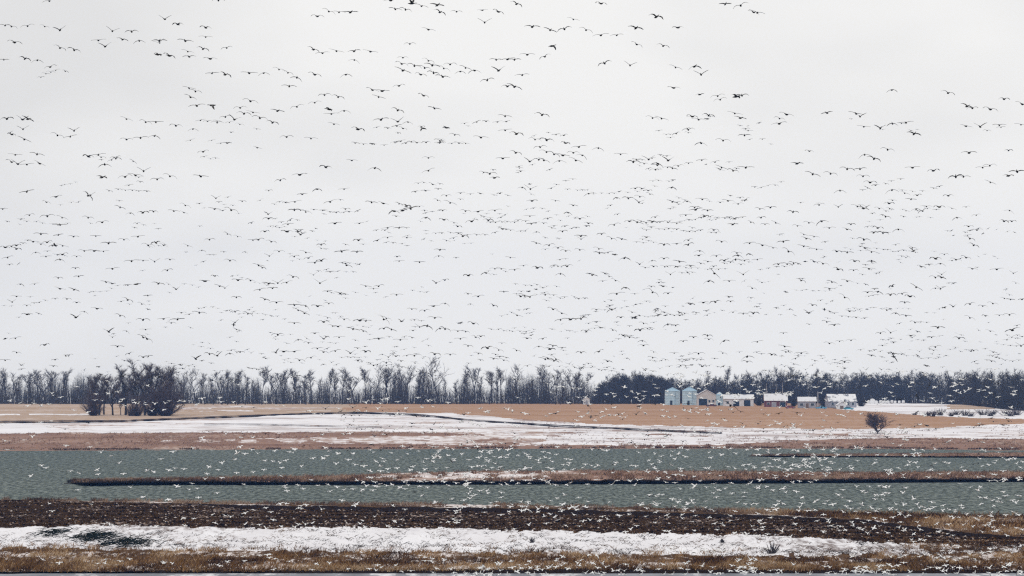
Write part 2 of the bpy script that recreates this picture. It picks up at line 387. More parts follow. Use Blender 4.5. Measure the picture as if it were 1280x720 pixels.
def near_zone(s, y):
    j = (fbm(s/10.0, y/4.0, 53)-0.5)*5.0 + (fbm(s/2.0, y/2.0, 57)-.5)*3.0; yj = y+j
    z = np.full(s.shape, 3)
    z[yj < snow_bot(s)] = 2
    z[yj < snow_top(s)] = 1
    z[(s > 1150) & (yj < snow_bot(s)) & (yj > snow_top(s)-3) & (fbm(s/22, y/5, 61) > 0.50)] = 3
    z[y+0.35*j < mud_top(s)] = 0
    z[(s > 230) & (y > mud_top(s)-0.2) & (y < mud_top(s)+np.clip((s-230)/90, 0, 1)*(4.2+4.0*(fbm(s/60, y*0, 69)-.4))) & (y < snow_top(s)-2)] = 4
    z[y > bank_y(s)+0.6*(fbm(s/6, y*0, 63)-.5)*4] = 4
    z[y < near_shore(s)+(fbm(s/8, y*0, 65)-.5)*1.5] = -1
    z[y > 716.8+1.2*(fbm(s/12, y*0, 66)-.5)] = -1
    return z
ns_ = np.linspace(-330, 1610, 620); ny_ = np.linspace(621, 719.5, 220)
grid_zones(ns_, ny_, near_pos, near_zone, ['marsh_ground', 'ploughed_field', 'snow_strip', 'bank_meadow', 'mud_bank'],
           [M['grass_soil'], M['mud'], M['snow'], M['grass_soil'], M['bank_mud']], near_relief)

# spits of land in the lake
def spit(names, top, bot, s0, s1, zt, dark, mats, patch=None, rows=46):
    sv = np.linspace(s0, s1, int((s1-s0)/2.6))
    ytop = top(sv); ybot = bot(sv); t = np.linspace(0, 1, rows)
    S = np.repeat(sv[None], rows, 0); Y = ytop[None]+(ybot-ytop)[None]*t[:, None]
    Z = zt*ss((ybot[None]-Y)/np.minimum(dark, (ybot-ytop)*0.6)[None])*ss((Y-ytop[None])/1.5+0.03)*ss((S-s0)/30)
    D = (CAM_H-Z)*FPX/(Y-HOR); X = (S-640)/FPX*D
    Z = Z+(fbm(X/3, D/9, 71)-.5)*0.3*ss((ybot[None]-Y)/3)*ss((S-s0)/30)
    idx = np.arange(S.size).reshape(S.shape)
    F = np.stack([idx[:-1, :-1], idx[:-1, 1:], idx[1:, 1:], idx[1:, :-1]], -1).reshape(-1, 4)
    Sc = 0.5*(S[:-1, :-1]+S[1:, 1:]).ravel(); Yc = 0.5*(Y[:-1, :-1]+Y[1:, 1:]).ravel()
    zi = np.zeros(len(F), int)
    if patch is not None: zi[patch(Sc, Yc)] = 2
    db = dark*(0.6+0.8*fbm(Sc/7, Yc*0, 73))
    zi[Yc > bot(Sc)-db] = 1
    V = np.stack([X, D, Z], -1).reshape(-1, 3)
    for k, nm in enumerate(names):
        sel = F[zi == k]
        if not len(sel): continue
        u, inv = np.unique(sel, return_inverse=True)
        me = np_mesh(nm, V[u], inv.reshape(-1, 4), [mats[k]], smooth=True)
        if me.polygons[len(me.polygons)//2].normal.z < 0: me.flip_normals()
        props(link(nm, me), kind='structure')
spit_top = curve([(80,603.5),(150,600),(300,596.5),(420,595),(500,591.5),(600,589),(750,588),(900,589),(1100,590.5),(1280,589.5),(1700,589)])
spit_bot = curve([(80,604.5),(120,605.7),(300,606.6),(640,606),(960,604.6),(1280,602.6),(1700,601)])
spit(['spit_ground', 'spit_bank', 'spit_snow'], spit_top, spit_bot, 80, 1610, 0.8, 5.4, [M['shore_grass'], M['bank_mud'], M['snow_patch']],
     lambda s, y: (s > 470) & (s < 770) & (y < spit_bot(s)-4) & (fbm(s/22, y/2.2, 75) > 0.46+0.3*np.clip((s-650)/120, 0, 1)))
isl_top = curve([(935,569.5),(1000,567.6),(1150,566.8),(1280,565.5),(1700,565)])
isl_bot = curve([(935,570.5),(1000,571.4),(1150,571.8),(1280,572.4),(1700,572.5)])
spit(['spit_ground', 'spit_bank'], isl_top, isl_bot, 935, 1610, 0.45, 2.0, [M['shore_grass'], M['bank_mud']], None, 24)

# the lake, the ice in front of the bank, the bluff the camera stands on
def sheet(name, x0, x1, y0, y1, z, mat, n=1):
    xs = np.linspace(x0, x1, n+1); ys = np.linspace(y0, y1, n+1); A, B = np.meshgrid(xs, ys)
    i = np.arange(A.size).reshape(A.shape); F = np.stack([i[:-1, :-1], i[:-1, 1:], i[1:, 1:], i[1:, :-1]], -1).reshape(-1, 4)
    return props(link(name, np_mesh(name, np.stack([A, B, A*0+z], -1).reshape(-1, 3), F, [mat])), kind='structure')
sheet('lake', -1500, 1500, 60, 1960, 0.0, M['water'], 6)
sheet('lake_ice', -200, 200, 560, 691, 0.012, M['ice'], 2)
mb = MB(); mb.prism_x([(-600, -3), (120, -3), (70, 6), (22, 19), (6, 22.3), (-600, 23)], -900, 900)
props(mb.build('bluff_ground', M['bluff']), kind='structure')

# ------------------------------------------------------------------ ground cover (uncountable)
def ground_near(s, y):
    D, z = near_pos(np.asarray(s, float), np.asarray(y, float)); X = (s-640)/FPX*D
    return X, D, z+near_relief(X, D, s, y)
def ground_far(s, y):
    D, z = far_z(np.asarray(s, float), np.asarray(y, float)); X = (s-640)/FPX*D
    return X, D, z+far_relief(X, D, s, y)
def ground_spit(top, bot, zt, dark):
    def f(s, y):
        yt = top(s); yb = bot(s)
        Z = zt*ss((yb-y)/np.minimum(dark, (yb-yt)*0.6))*ss((y-yt)/1.5+0.03)
        D = (CAM_H-Z)*FPX/(y-HOR); X = (s-640)/FPX*D; return X, D, Z
    return f

def tufts(name, label, s, y, pos, hmin, hmax, width, blades, mat, lean=0.35, spread=0.25, tlo=0.0, thi=1.0, cat='grass'):
    n = len(s); X, D, Z = pos(s, y)
    N = n*blades
    h = np.repeat(hmin+(hmax-hmin)*rng.random(n)**1.4, blades)*(0.6+0.4*rng.random(N))
    bx_ = np.repeat(X, blades)+rng.normal(0, spread, N); by_ = np.repeat(D, blades)+rng.normal(0, spread*2, N); bz_ = np.repeat(Z, blades)-0.03
    a = rng.random(N)*math.pi; w = width*(0.6+0.8*rng.random(N))
    lx = rng.normal(0, lean, N)*h; ly = rng.normal(0, lean, N)*h
    V = np.empty((N, 4, 3), np.float32)
    V[:, 0] = np.stack([bx_-w*np.cos(a), by_-w*np.sin(a), bz_], -1)
    V[:, 1] = np.stack([bx_+w*np.cos(a), by_+w*np.sin(a), bz_], -1)
    V[:, 2] = np.stack([bx_+lx*0.35+w*0.7*np.cos(a+.7), by_+ly*0.35+w*.7*np.sin(a+.7), bz_+h*0.55], -1)
    V[:, 3] = np.stack([bx_+lx, by_+ly, bz_+h], -1)
    i = np.arange(N)*4
    F = np.concatenate([np.stack([i, i+1, i+2], -1), np.stack([i+1, i+3, i+2], -1)])
    patch = np.clip(0.5+2.3*(fbm(X/5, D/22, 81)-.5), 0, 1)
    t = np.repeat(np.clip(patch+rng.normal(0, .18, n), 0, 1), blades)
    t = np.clip(t+rng.normal(0, 0.12, N), 0, 1)*(thi-tlo)+tlo
    o = link(name, np_mesh(name, V.reshape(-1, 3), F, [mat], tint=np.repeat(t, 4)))
    return props(o, label, cat, None, 'stuff')

def samp(n, s0, s1, ftop, fbot, keep=None, power=1.0):
    s = rng.uniform(s0, s1, n); u = rng.random(n)**power
    y = ftop(s)+(fbot(s)-ftop(s))*u
    if keep is not None:
        k = keep(s, y); s = s[k]; y = y[k]
    return s, y

s, y = samp(27000, -200, 1480, lambda s: snow_bot(s)-1, lambda s: bank_y(s)+2.0, lambda s, y: fbm(s/16, y/5, 83)+0.55*(y-snow_bot(s))/24 > 0.65)
tufts('bank_grass', 'tall golden brown dry grass along the bank at the bottom edge', s, y, ground_near, 0.3, 0.95, 0.05, 3, M['gold_grass'])
s, y = samp(5200, -200, 1480, lambda s: snow_bot(s)-6, lambda s: snow_bot(s)+8, lambda s, y: fbm(s/14, y/4, 85) > 0.5)
tufts('sparse_grass', 'thin brown grass stems poking through the snow above the bank grass', s, y, ground_near, 0.25, 0.8, 0.035, 3, M['gold_grass'], thi=0.7)
s, y = samp(10000, 880, 1480, near_shore, mud_top, lambda s, y: (y < mud_top(s)-0.8) & (rng.random(len(s)) < np.clip((s-900)/240, 0.1, 1)))
tufts('marsh_grass', 'golden marsh grass between the lake and the ploughed field, right', s, y, ground_near, 0.4, 1.25, 0.06, 3, M['gold_grass'])
s, y = samp(8000, -200, 1480, lambda s: near_shore(s)-0.3, lambda s: np.maximum(mud_top(s)-1.0, near_shore(s)+1.0), lambda s, y: fbm(s/20, s*0, 87) > 0.4)
tufts('lakeside_grass', 'low brown fringe of grass along the near edge of the lake', s, y, ground_near, 0.25, 1.0, 0.06, 3, M['rust_grass'])
s, y = samp(3500, -200, 1480, lambda s: snow_top(s)-8, lambda s: snow_top(s)+2, lambda s, y: (fbm(s/14, y/6, 88) > 0.52) & (s < 1200))
tufts('field_edge_grass', 'brown grass tufts on the border of ploughed field and snow', s, y, ground_near, 0.2, 0.7, 0.05, 3, M['gold_grass'], thi=0.6)
s, y = samp(2600, 1130, 1480, lambda s: snow_top(s)-6, lambda s: snow_bot(s)+2)
tufts('field_end_grass', 'brown grass where the snow strip breaks up, far right', s, y, ground_near, 0.25, 0.7, 0.05, 3, M['gold_grass'], thi=0.75)
sg = ground_spit(spit_top, spit_bot, 0.8, 5.4)
s, y = samp(12000, 90, 1480, lambda s: spit_top(s)+0.3, lambda s: spit_bot(s)-4.6, lambda s, y: ~((s > 480) & (s < 760) & (fbm(s/22, y/2.2, 75) > 0.52)))
tufts('spit_grass', 'rust brown grass covering the long spit in the lake', s, y, sg, 0.4, 1.1, 0.09, 3, M['rust_grass'], tlo=0.15)
s, y = samp(5000, 85, 1480, lambda s: spit_bot(s)-4.5, lambda s: spit_bot(s)-1.2)
tufts('spit_edge_sedge', 'dark sedge along the near edge of the long spit', s, y, sg, 0.3, 0.8, 0.1, 3, M['dark_stalk'], thi=0.55)
ig = ground_spit(isl_top, isl_bot, 0.45, 2.0)
s, y = samp(3500, 940, 1480, isl_top, lambda s: isl_bot(s)-1.2)
tufts('islet_grass', 'brown grass on the thin spit at the right of the lake', s, y, ig, 0.3, 0.8, 0.09, 3, M['rust_grass'])
s, y = samp(10000, -200, 1480, lambda s: shore_top(s)-0.5, lambda s: waterline(s)-0.6, lambda s, y: (fbm(s/30, y/3, 89) > 0.42) & ~((s > 300) & (s < 660) & (y > patch_top(s)) & (y < patch_bot(s))))
tufts('far_shore_grass', 'reddish brown meadow grass along the far shore of the lake', s, y, ground_far, 0.35, 0.9, 0.14, 3, M['far_grass'])
s, y = samp(4200, 60, 1480, lambda s: waterline(s)-2.2, lambda s: waterline(s)-0.5, lambda s, y: fbm(s/18, s*0, 90) > 0.42)
tufts('far_shore_sedge', 'dark sedge at the far waterline of the lake', s, y, ground_far, 0.25, 0.75, 0.16, 3, M['dark_stalk'], thi=0.7)
s, y = samp(2600, 640, 1300, lambda s: orange_bottom(s)+1, lambda s: shore_top(s)-1, lambda s, y: fbm(s/40, y/1.5, 18) > 0.54)
tufts('snow_field_weeds', 'grey brown weeds standing in the far snow field', s, y, ground_far, 0.25, 0.8, 0.14, 3, M['far_grass'], thi=0.5)
# stalks and litter on the snow strip
s, y = samp(11000, -200, 1300, snow_top, snow_bot, lambda s, y: fbm(s/13, y/3.5, 91)+0.22*(y-snow_top(s))/28 > 0.59)
tufts('snow_strip_stalks', 'broken dark stalks lying over the snow strip', s, y, ground_near, 0.12, 0.5, 0.045, 2, M['dark_stalk'], lean=1.4, cat='stalks')

# clods of the ploughed field
n = 26000
s, y = samp(n, -200, 1480, lambda s: mud_top(s)+0.4, lambda s: snow_top(s)-0.2, lambda s, y: y > mud_top(s)+np.clip((s-230)/90, 0, 1)*4.2)
n = len(s); X, D, Z = ground_near(s, y); r = 0.05+0.20*rng.random(n)**3
base = np.array([(1, 0, 0), (-0.5, 0.87, 0), (-0.5, -0.87, 0), (0, 0, 0.9), (0.2, 0.1, -0.6)])
V = np.stack([X, D, Z+0.05], -1)[:, None, :]+(base[None]+rng.normal(0, .22, (n, 5, 3)))*r[:, None, None]*np.array([1.5, 1.2, 0.9])
i = np.arange(n)*5
F = np.concatenate([np.stack([i+a, i+b, i+c], -1) for a, b, c in ((0,1,3),(1,2,3),(2,0,3),(1,0,4),(2,1,4),(0,2,4))])
row = np.sin(y*1.45+2.0*fbm(s/120, y*0, 99)); t = np.where(rng.random(n) < 0.15+0.11*row, 0.84+0.16*rng.random(n), np.clip(0.30+0.30*row+rng.normal(0, .2, n), 0, .8))
props(link('field_clods', np_mesh('field_clods', V.reshape(-1, 3), F, [M['clod']], tint=np.repeat(t, 5))), 'dark frozen clods with snow flecks covering the ploughed field', 'clods', None, 'stuff')

# ------------------------------------------------------------------ trees
class TB:
    """tapered tubes with 3 to 6 sides, numpy arrays at the end"""
    def __init__(s): s.v = []; s.f = []
    def seg(s, p0, p1, r0, r1, n):
        d = (p1-p0); L = d.length
        if L < 1e-5: return
        d = d/L
        a = d.cross(Vector((0.31, 0.95, 0.05))); a.normalize(); b = d.cross(a)
        k = len(s.v)
        for i in range(n):
            t = 2*math.pi*i/n; s.v.append(p0+(a*math.cos(t)+b*math.sin(t))*r0)
        if r1 <= 0:
            s.v.append(p1.copy())
            for i in range(n): s.f.append((k+i, k+(i+1) % n, k+n))
        else:
            for i in range(n):
                t = 2*math.pi*i/n; s.v.append(p1+(a*math.cos(t)+b*math.sin(t))*r1)
            for i in range(n):
                j = (i+1) % n; s.f.append((k+i, k+j, k+n+j)); s.f.append((k+i, k+n+j, k+n+i))
    def arrays(s): return np.array([tuple(p) for p in s.v], np.float32), np.array(s.f, np.int32)

def grow_tree(seed, H=20.0, r=0.34, first=0.35, spread=0.6, limbs=9, lean=0.0, fork=False, sub=7, twigs=7, tw_len=1.9, twr=0.036, vase=0.5):
    R = random.Random(seed); tr = TB(); cr = TB()
    def path(p, d, L, r0, r1, nseg, wob, n, up=0.0):
        pts = [(p.copy(), r0, d.copy())]
        for k in range(nseg):
            d = (d+Vector((R.gauss(0, wob), R.gauss(0, wob), R.gauss(0, wob*.5)+up))).normalized()
            q = p+d*(L/nseg); rr = r0+(r1-r0)*(k+1)/nseg
            tr.seg(p, q, pts[-1][1], rr, n); p = q; pts.append((p.copy(), rr, d.copy()))
        return pts
    def rv(el0, el1):
        a = R.random()*6.283; el = R.uniform(el0, el1)
        return Vector((math.cos(a)*math.cos(el), math.sin(a)*math.cos(el), math.sin(el)))
    stems = []
    d0 = Vector((lean, R.gauss(0, .03), 1)).normalized()
    if fork:
        fh = H*R.uniform(.2, .42); pts = path(Vector((0, 0, -0.4)), d0, fh+.4, r, r*.85, 3, .04, 6)
        p = pts[-1][0]; nf = R.choice((2, 2, 3)); a0 = R.gauss(0, .5)
        for k in range(nf):
            a = a0+6.283*k/nf+R.gauss(0, .3); dd = Vector((math.cos(a)*vase, math.sin(a)*vase*.7, 1)).normalized()
            stems.append((path(p, dd, (H-fh)*R.uniform(.8, 1.02), r*.68, r*.12, 7, .07, 5, .03), H-fh))
        lim = max(4, int(limbs*1.2/nf)); f0 = 0.16
    else:
        stems.append((path(Vector((0, 0, -0.4)), d0, H*.92, r, r*.12, 9, .06, 6, .03), H)); lim = limbs; f0 = first
    for pp, HH in stems:
        for k in range(lim):
            f = f0+(0.97-f0)*(k+R.random()*.8)/lim; x = f*(len(pp)-1); i = min(int(x), len(pp)-2); w = x-i
            p = pp[i][0].lerp(pp[i+1][0], w); rr = pp[i][1]*(1-w)+pp[i+1][1]*w
            d = (rv(.35, .95)+pp[i][2]*.35).normalized()
            L = HH*spread*R.uniform(.3, .62)*(1.12-f*.7)
            lp = path(p, d, L, max(rr*.6, .07), .035, 4, .14, 4, .09)
            for m in range(sub):
                f2 = .2+.8*(m+R.random())/sub; x2 = f2*4; i2 = min(int(x2), 3)
                q = lp[i2][0].lerp(lp[i2+1][0], x2-i2)
                d2 = (rv(-.2, 1.0)+lp[i2][2]*.8).normalized()
                L2 = L*R.uniform(.25, .5)+.5; q2 = q+d2*L2
                cr.seg(q, q2, .055, .03, 3)
                for t in range(twigs):
                    d3 = (rv(-.3, 1.2)*.8+d2*.8).normalized(); b_ = q.lerp(q2, R.uniform(.15, 1.0))
                    cr.seg(b_, b_+d3*tw_len*R.uniform(.35, 1.0), twr, 0, 3)
    return tr.arrays(), cr.arrays()

VAR = []   # the shapes of the far trees
specs = [dict(H=20, spread=.55, limbs=11, first=.42), dict(H=21, fork=True, spread=.75, limbs=13, vase=.45), dict(H=19, spread=.40, limbs=13, first=.3),
         dict(H=18, fork=True, spread=.85, limbs=13, lean=.08, vase=.65), dict(H=20, fork=True, spread=.7, limbs=11, lean=-.12, vase=.4), dict(H=17, spread=.55, limbs=12, first=.28),
         dict(H=21, spread=.85, limbs=11, first=.42), dict(H=16, fork=True, spread=.7, limbs=11, lean=-.06), dict(H=14, spread=.45, limbs=10, first=.2, r=.18, sub=5, twigs=5),
         dict(H=20, spread=.36, limbs=11, first=.5, r=.26)]
look = ['straight high-crowned bare tree', 'spreading forked bare tree', 'narrow bare tree', 'wide forked bare tree',
        'leaning bare tree', 'rounded bare tree', 'broad bare tree', 'low forked bare tree', 'short slender bare tree', 'tall thin bare tree']
for k, sp in enumerate(specs):
    (tv, tf), (cv, cf) = grow_tree(100+k, **{'r': .32, **sp})
    VAR.append((np_mesh('trunk', tv, tf, [M['bark']]), np_mesh('crown', cv, cf, [M['twig']])))

def put_tree(k, loc, rz, sc, label, group, name='bare_tree', cat='tree', meshes=None):
    t = empty(name, loc, rz, sc); props(t, label, cat, group)
    a, b = meshes or VAR[k]
    link('trunk', a, t); link('crown', b, t); return t

ORD = ['leftmost', 'second', 'third', 'fourth', 'fifth', 'sixth', 'seventh', 'eighth', 'ninth', 'tenth', 'eleventh', 'twelfth', 'thirteenth', 'fourteenth', 'fifteenth', 'sixteenth', 'seventeenth', 'eighteenth', 'nineteenth', 'twentieth',
       'twenty-first', 'twenty-second', 'twenty-third', 'twenty-fourth', 'twenty-fifth', 'twenty-sixth', 'twenty-seventh', 'twenty-eighth', 'twenty-ninth', 'thirtieth'] + ['number %d' % i for i in range(31, 90)]
def nth(i): return 'leftmost' if i == 0 else ORD[i]+' from left'

def far_pt(s, y): X, D, z = ground_far(np.array(float(s)), np.array(float(y))); return (float(X), float(D), float(z)-0.1)
# the far tree line: (bearing, height in pixels, kind)
line = [(2,45,0),(8,42,2),(16,41,8),(24,38,2),(33,40,1),(41,37,8),(50,44,9),(57,42,3),(64,43,5),(72,35,8),(83,44,1),(90,24,8),(97,26,5),(103,25,8),
        (112,38,2),(122,36,9),(133,30,5),(146,36,2),(168,42,5),(181,40,9),(200,38,2),(215,40,0),(232,41,4),(240,30,8),(248,43,6),(256,40,9),(266,36,2),(275,42,3),(283,43,0),(292,34,8),(300,43,1),(308,38,5),(318,33,8),(327,49,9),(335,38,8),
        (345,44,3),(354,42,1),(363,36,8),(372,46,2),(381,40,5),(390,43,0),(399,34,8),(411,46,9),(419,44,2),(428,46,0),(437,36,8),(446,42,4),(455,46,1),(463,34,8),(470,47,6),(480,40,2),(487,46,3),(496,41,9),(505,36,8),(511,50,4),(520,44,2),(529,46,0),(538,37,8),
        (549,56,6),(560,34,8),(568,30,5),(577,41,2),(586,45,9),(593,48,1),(602,36,8),(611,42,3),(620,39,2),(629,46,1),(640,47,6),(649,34,8),(657,28,5),(666,32,8),(676,49,0),(684,44,3),(693,38,2),(702,33,8),(713,46,4),(721,38,5),(729,40,3)]
sect = [(0, 105, 'left of the dark near clump'), (105, 235, 'seen behind the dark near clump'), (235, 335, 'just right of the dark near clump'), (335, 440, 'in the left middle of the tree line'),
        (440, 545, 'in the middle of the tree line'), (545, 640, 'right of the tallest tree'), (640, 740, 'next to the rounded wood')]
cnt = {}
for s_, hp, k in sorted(line):
    se = [q for q in sect if q[0] <= s_ < q[1]][0]; c = cnt.get(se[2], 0); cnt[se[2]] = c+1
    p = far_pt(s_+rnd.uniform(-3, 3), 505.2+rnd.uniform(-.25, .5)); px = FPX/p[1]
    sc = hp/px/specs[k]['H']*1.02
    lab = 'tallest broad bare tree in the middle of the far tree line' if s_ == 549 else f'{look[k]}, {nth(c)} {se[2]}'
    put_tree(k, p, rnd.random()*6.28, (sc*rnd.uniform(1.1, 1.6), sc*1.2, sc), lab, 'bare trees of the far tree line')

def merged(name, label, items, mat, src, cat):
    Vs = []; Fs = []; b = 0
    for (p, rz, sc, k) in items:
        for V0, F0 in src[k]:
            c, s_ = math.cos(rz), math.sin(rz)
            V = np.stack([(V0[:, 0]*c-V0[:, 1]*s_)*sc[0]+p[0], (V0[:, 0]*s_+V0[:, 1]*c)*sc[0]+p[1], V0[:, 2]*sc[1]+p[2]], -1)
            Vs.append(V); Fs.append(F0+b); b += len(V0)
    return props(link(name, np_mesh(name, np.concatenate(Vs), np.concatenate(Fs), [mat])), label, cat, None, 'stuff')
# saplings and brush under the tree line
low = [grow_tree(300+k, H=10, r=.16, first=.12, spread=.5, limbs=8, sub=4, twigs=4, tw_len=1.3, twr=.06) for k in range(4)]
def saplings(name, label, pts, mat):
    """thin stems with a few side twigs; pts = (x, y, z, height, radius)"""
    tb = TB()
    for (x, y_, z, h, r_) in pts:
        p = Vector((x, y_, z)); q = p+Vector((rnd.gauss(0, .05)*h, rnd.gauss(0, .05)*h, h*.55)); e = q+Vector((rnd.gauss(0, .07)*h, rnd.gauss(0, .07)*h, h*.45))
        tb.seg(p, q, r_, r_*.7, 3); tb.seg(q, e, r_*.7, 0, 3)
        for k in range(5):
            b_ = (p.lerp(q, rnd.uniform(.3, 1)) if k < 2 else q.lerp(e, rnd.random()*.8)); a_ = rnd.random()*6.283; el = rnd.uniform(.4, 1.2); L = h*rnd.uniform(.1, .25)
            tb.seg(b_, b_+Vector((math.cos(a_)*math.cos(el), math.sin(a_)*math.cos(el), math.sin(el)))*L, .04, 0, 3)
    v, f = tb.arrays()
    return props(link(name, np_mesh(name, v, f, [mat])), label, 'undergrowth', None, 'stuff')
pts = []
for q in range(14500):
    s_ = rnd.uniform(-150, 748); m_ = float(fbm(s_/11., .3, 95, 3))
    if rnd.random() > 0.10+1.25*m_: continue
    p = far_pt(s_, 504.5+rnd.uniform(-.3, .6)); h = (9+40*m_*rnd.uniform(.2, 1.15)**1.2)*p[1]/FPX
    pts.append((p[0], p[1], p[2], h, rnd.uniform(.04, .11)))
saplings('undergrowth', 'blue grey saplings and brush filling the foot of the bare tree line', pts, M['bark'])

# the wood on the right: one mass behind, a front row of trees one can tell apart
wood = [grow_tree(400+k, H=18, r=.3, first=.15, spread=.6, limbs=11, sub=5, twigs=4, tw_len=2.2, twr=.07) for k in range(4)]
wood_top = curve([(738,498),(750,478),(765,468),(785,464.5),(810,466),(835,470),(860,473),(880,471),(905,469),(930,466),(960,465),(990,464),(1020,466),(1050,466),(1090,465),(1110,464),(1150,464),(1200,463),(1250,462),(1280,461),(1500,460)])
wood_base = curve([(740,505),(830,504.6),(1040,504.4),(1130,504),(1200,505.5),(1240,510),(1280,514),(1500,516)])
items = []
for q in range(470):
    s_ = 742+rnd.random()*620 if q > 90 else 742+rnd.random()*95
    p = far_pt(s_, float(wood_base(s_))-rnd.uniform(0.1, .9)); back = rnd.uniform(0, 120)
    p = (p[0]*(1+back/p[1]), p[1]+back, p[2]-0.2)
    h = max(8.0, (HOR-float(wood_top(s_)))/FPX*p[1]+CAM_H-p[2])*rnd.uniform(.66, .98)
    items.append((p, rnd.random()*6.28, (h/18*rnd.uniform(1.1, 1.6), h/18), rnd.randrange(4)))
merged('woodland', 'dense dark blue wood filling the right side behind the farm', items, M['twig_dark'], wood, 'wood')
pts = []
for q in range(6500):
    s_ = 740+rnd.random()*610
    p = far_pt(s_, float(wood_base(s_))-rnd.uniform(-.1, .5)); full = max(4.0, (HOR-float(wood_top(s_)))/FPX*p[1]+CAM_H-p[2])
    pts.append((p[0], p[1], p[2], full*rnd.uniform(.3, .88), rnd.uniform(.05, .13)))
saplings('wood_undergrowth', 'dark thin stems and brush along the foot of the right-hand wood', pts, M['bark_dark'])
WV = []
for k in range(4):
    (tv, tf), (cv, cf) = wood[k]; WV.append((np_mesh('trunk', tv, tf, [M['bark_dark']]), np_mesh('crown', cv, cf, [M['twig_dark']])))
wsec = [(740, 830, 'in the rounded wood left of the bins'), (830, 905, 'behind the grain bins'), (905, 1000, 'behind the long white-roofed shed'), (1000, 1080, 'behind the snowy house'), (1080, 1180, 'behind the snowy knoll'), (1180, 1290, 'at the right end of the wood')]
cnt = {}
for s_ in [747, 754, 762, 771, 779, 788, 797, 806, 815, 824, 846, 861, 874, 884, 893, 905, 914, 922, 931, 938, 947, 954, 961, 971, 980, 989, 999, 1008, 1018, 1029, 1040, 1052, 1064, 1077, 1092, 1106, 1121, 1136, 1150, 1163, 1177, 1189, 1201, 1214, 1226, 1237, 1248, 1259, 1269, 1277]:
    se = [q for q in wsec if q[0] <= s_ < q[1]][0]; c = cnt.get(se[2], 0); cnt[se[2]] = c+1
    p = far_pt(s_, float(wood_base(s_))-.1); p = (p[0], p[1]+6, p[2])
    h = max(5.0, (HOR-float(wood_top(s_)))/FPX*p[1]+CAM_H-p[2])*rnd.uniform(.93, 1.06); k = rnd.randrange(4)
    put_tree(k, p, rnd.random()*6.28, (h/18, h/18, h/18), f'dark bare tree, {nth(c)} {se[2]}', 'front trees of the right-hand wood', meshes=WV[k])
# taller thin trees standing over the wood and the pale trunks
for i, (s_, top, k, lab) in enumerate([(886, 463, 9, 'tall thin bare tree above the cream barn roof'), (909, 458, 1, 'tall forked bare tree above the long white-roofed shed'), (938, 463, 5, 'pale crowned bare tree right of the forked tree behind the farm'), (980, 457, 3, 'tall wide bare tree above the red shed'), (1020, 459, 9, 'tall thin bare tree above the snowy house')]):
    p = far_pt(s_, 504.2); h = (HOR-top)/FPX*p[1]+CAM_H-p[2]; sc = h/specs[k]['H']
    put_tree(k, p, i*1.3, (sc*.9, sc*.9, sc), lab, 'tall trees over the farm')
pale = np_mesh('trunk', *grow_tree(500, H=15, r=.3, first=.45, spread=.3, limbs=7, sub=3, twigs=3)[0], [M['bark_pale']])
palec = np_mesh('crown', *grow_tree(500, H=15, r=.3, first=.45, spread=.3, limbs=7, sub=3, twigs=3)[1], [M['twig']])
for i, (s_, hp, lab) in enumerate([(961, 30, 'pale trunked tree above the left end of the red shed'), (967, 27, 'pale trunked tree just right of its twin above the red shed'), (979, 33, 'pale trunked tree above the right end of the red shed'), (697, 16, 'short pale trunk at the foot of the bare tree line')]):
    p = far_pt(s_, 505.5); sc = hp*p[1]/FPX/15
    put_tree(0, p, i*2.1, sc, lab, None, name='pale_tree', meshes=(pale, palec))

# the near clump on the left, one bush and one tree at a time
def grow_bush(seed, W, H, stems, twigs, twr=.03, arch=1.0):
    R = random.Random(seed); tr = TB(); cr = TB()
    for k in range(stems):
        a = R.random()*6.283; el = R.uniform(.35, 1.5); L = 0.5*math.hypot(W*math.cos(el), 2*H*math.sin(el))*R.uniform(.7, 1.0)
        p = Vector((R.gauss(0, W*.05), R.gauss(0, W*.05), -.15)); d = Vector((math.cos(a)*math.cos(el), math.sin(a)*math.cos(el), math.sin(el)))
        r0 = .05+.05*R.random(); n = 4
        for i in range(n):
            d = (d+Vector((R.gauss(0, .12), R.gauss(0, .12), .05*arch))).normalized(); q = p+d*L/n
            tr.seg(p, q, r0*(1-i/n*.7), r0*(1-(i+1)/n*.7), 4)
            for t in range(twigs):
                b = p.lerp(q, R.random()); a3 = R.random()*6.283; e3 = R.uniform(-.3, 1.4)
                d3 = Vector((math.cos(a3)*math.cos(e3), math.sin(a3)*math.cos(e3), math.sin(e3)))
                cr.seg(b, b+d3*H*R.uniform(.08, .22), twr, 0, 3)
            p = q
    return tr.arrays(), cr.arrays()
def bush(name, s_, y_, Wpx, Hpx, seed, label, stems=60, twigs=9, mat=None, group=None, far=True, twr=.035, cat='bush', loc=None):
    p = loc or far_pt(s_, y_); sc = p[1]/FPX
    (tv, tf), (cv, cf) = grow_bush(seed, Wpx*sc, Hpx*sc, stems, twigs, twr)
    t = empty(name, p, 0); props(t, label, cat, group)
    link('stem', np_mesh('stem', tv, tf, [M['bark_dark']]), t); props(link('twigs', np_mesh('twigs', cv, cf, [mat or M['bush']]), t), kind='stuff'); return t
CV = []
for k, sp in enumerate([dict(H=17, spread=.65, limbs=14, first=.22), dict(H=19, fork=True, spread=.75, limbs=18), dict(H=18, spread=.5, limbs=16, first=.25), dict(H=15, spread=.75, limbs=15, first=.25)]):
    (tv, tf), (cv, cf) = grow_tree(600+k, r=.42, sub=8, twigs=11, tw_len=2.0, twr=.035, **sp)
    CV.append((np_mesh('trunk', tv, tf, [M['bark_dark']]), np_mesh('crown', cv, cf, [M['twig_clump']]), sp['H']))
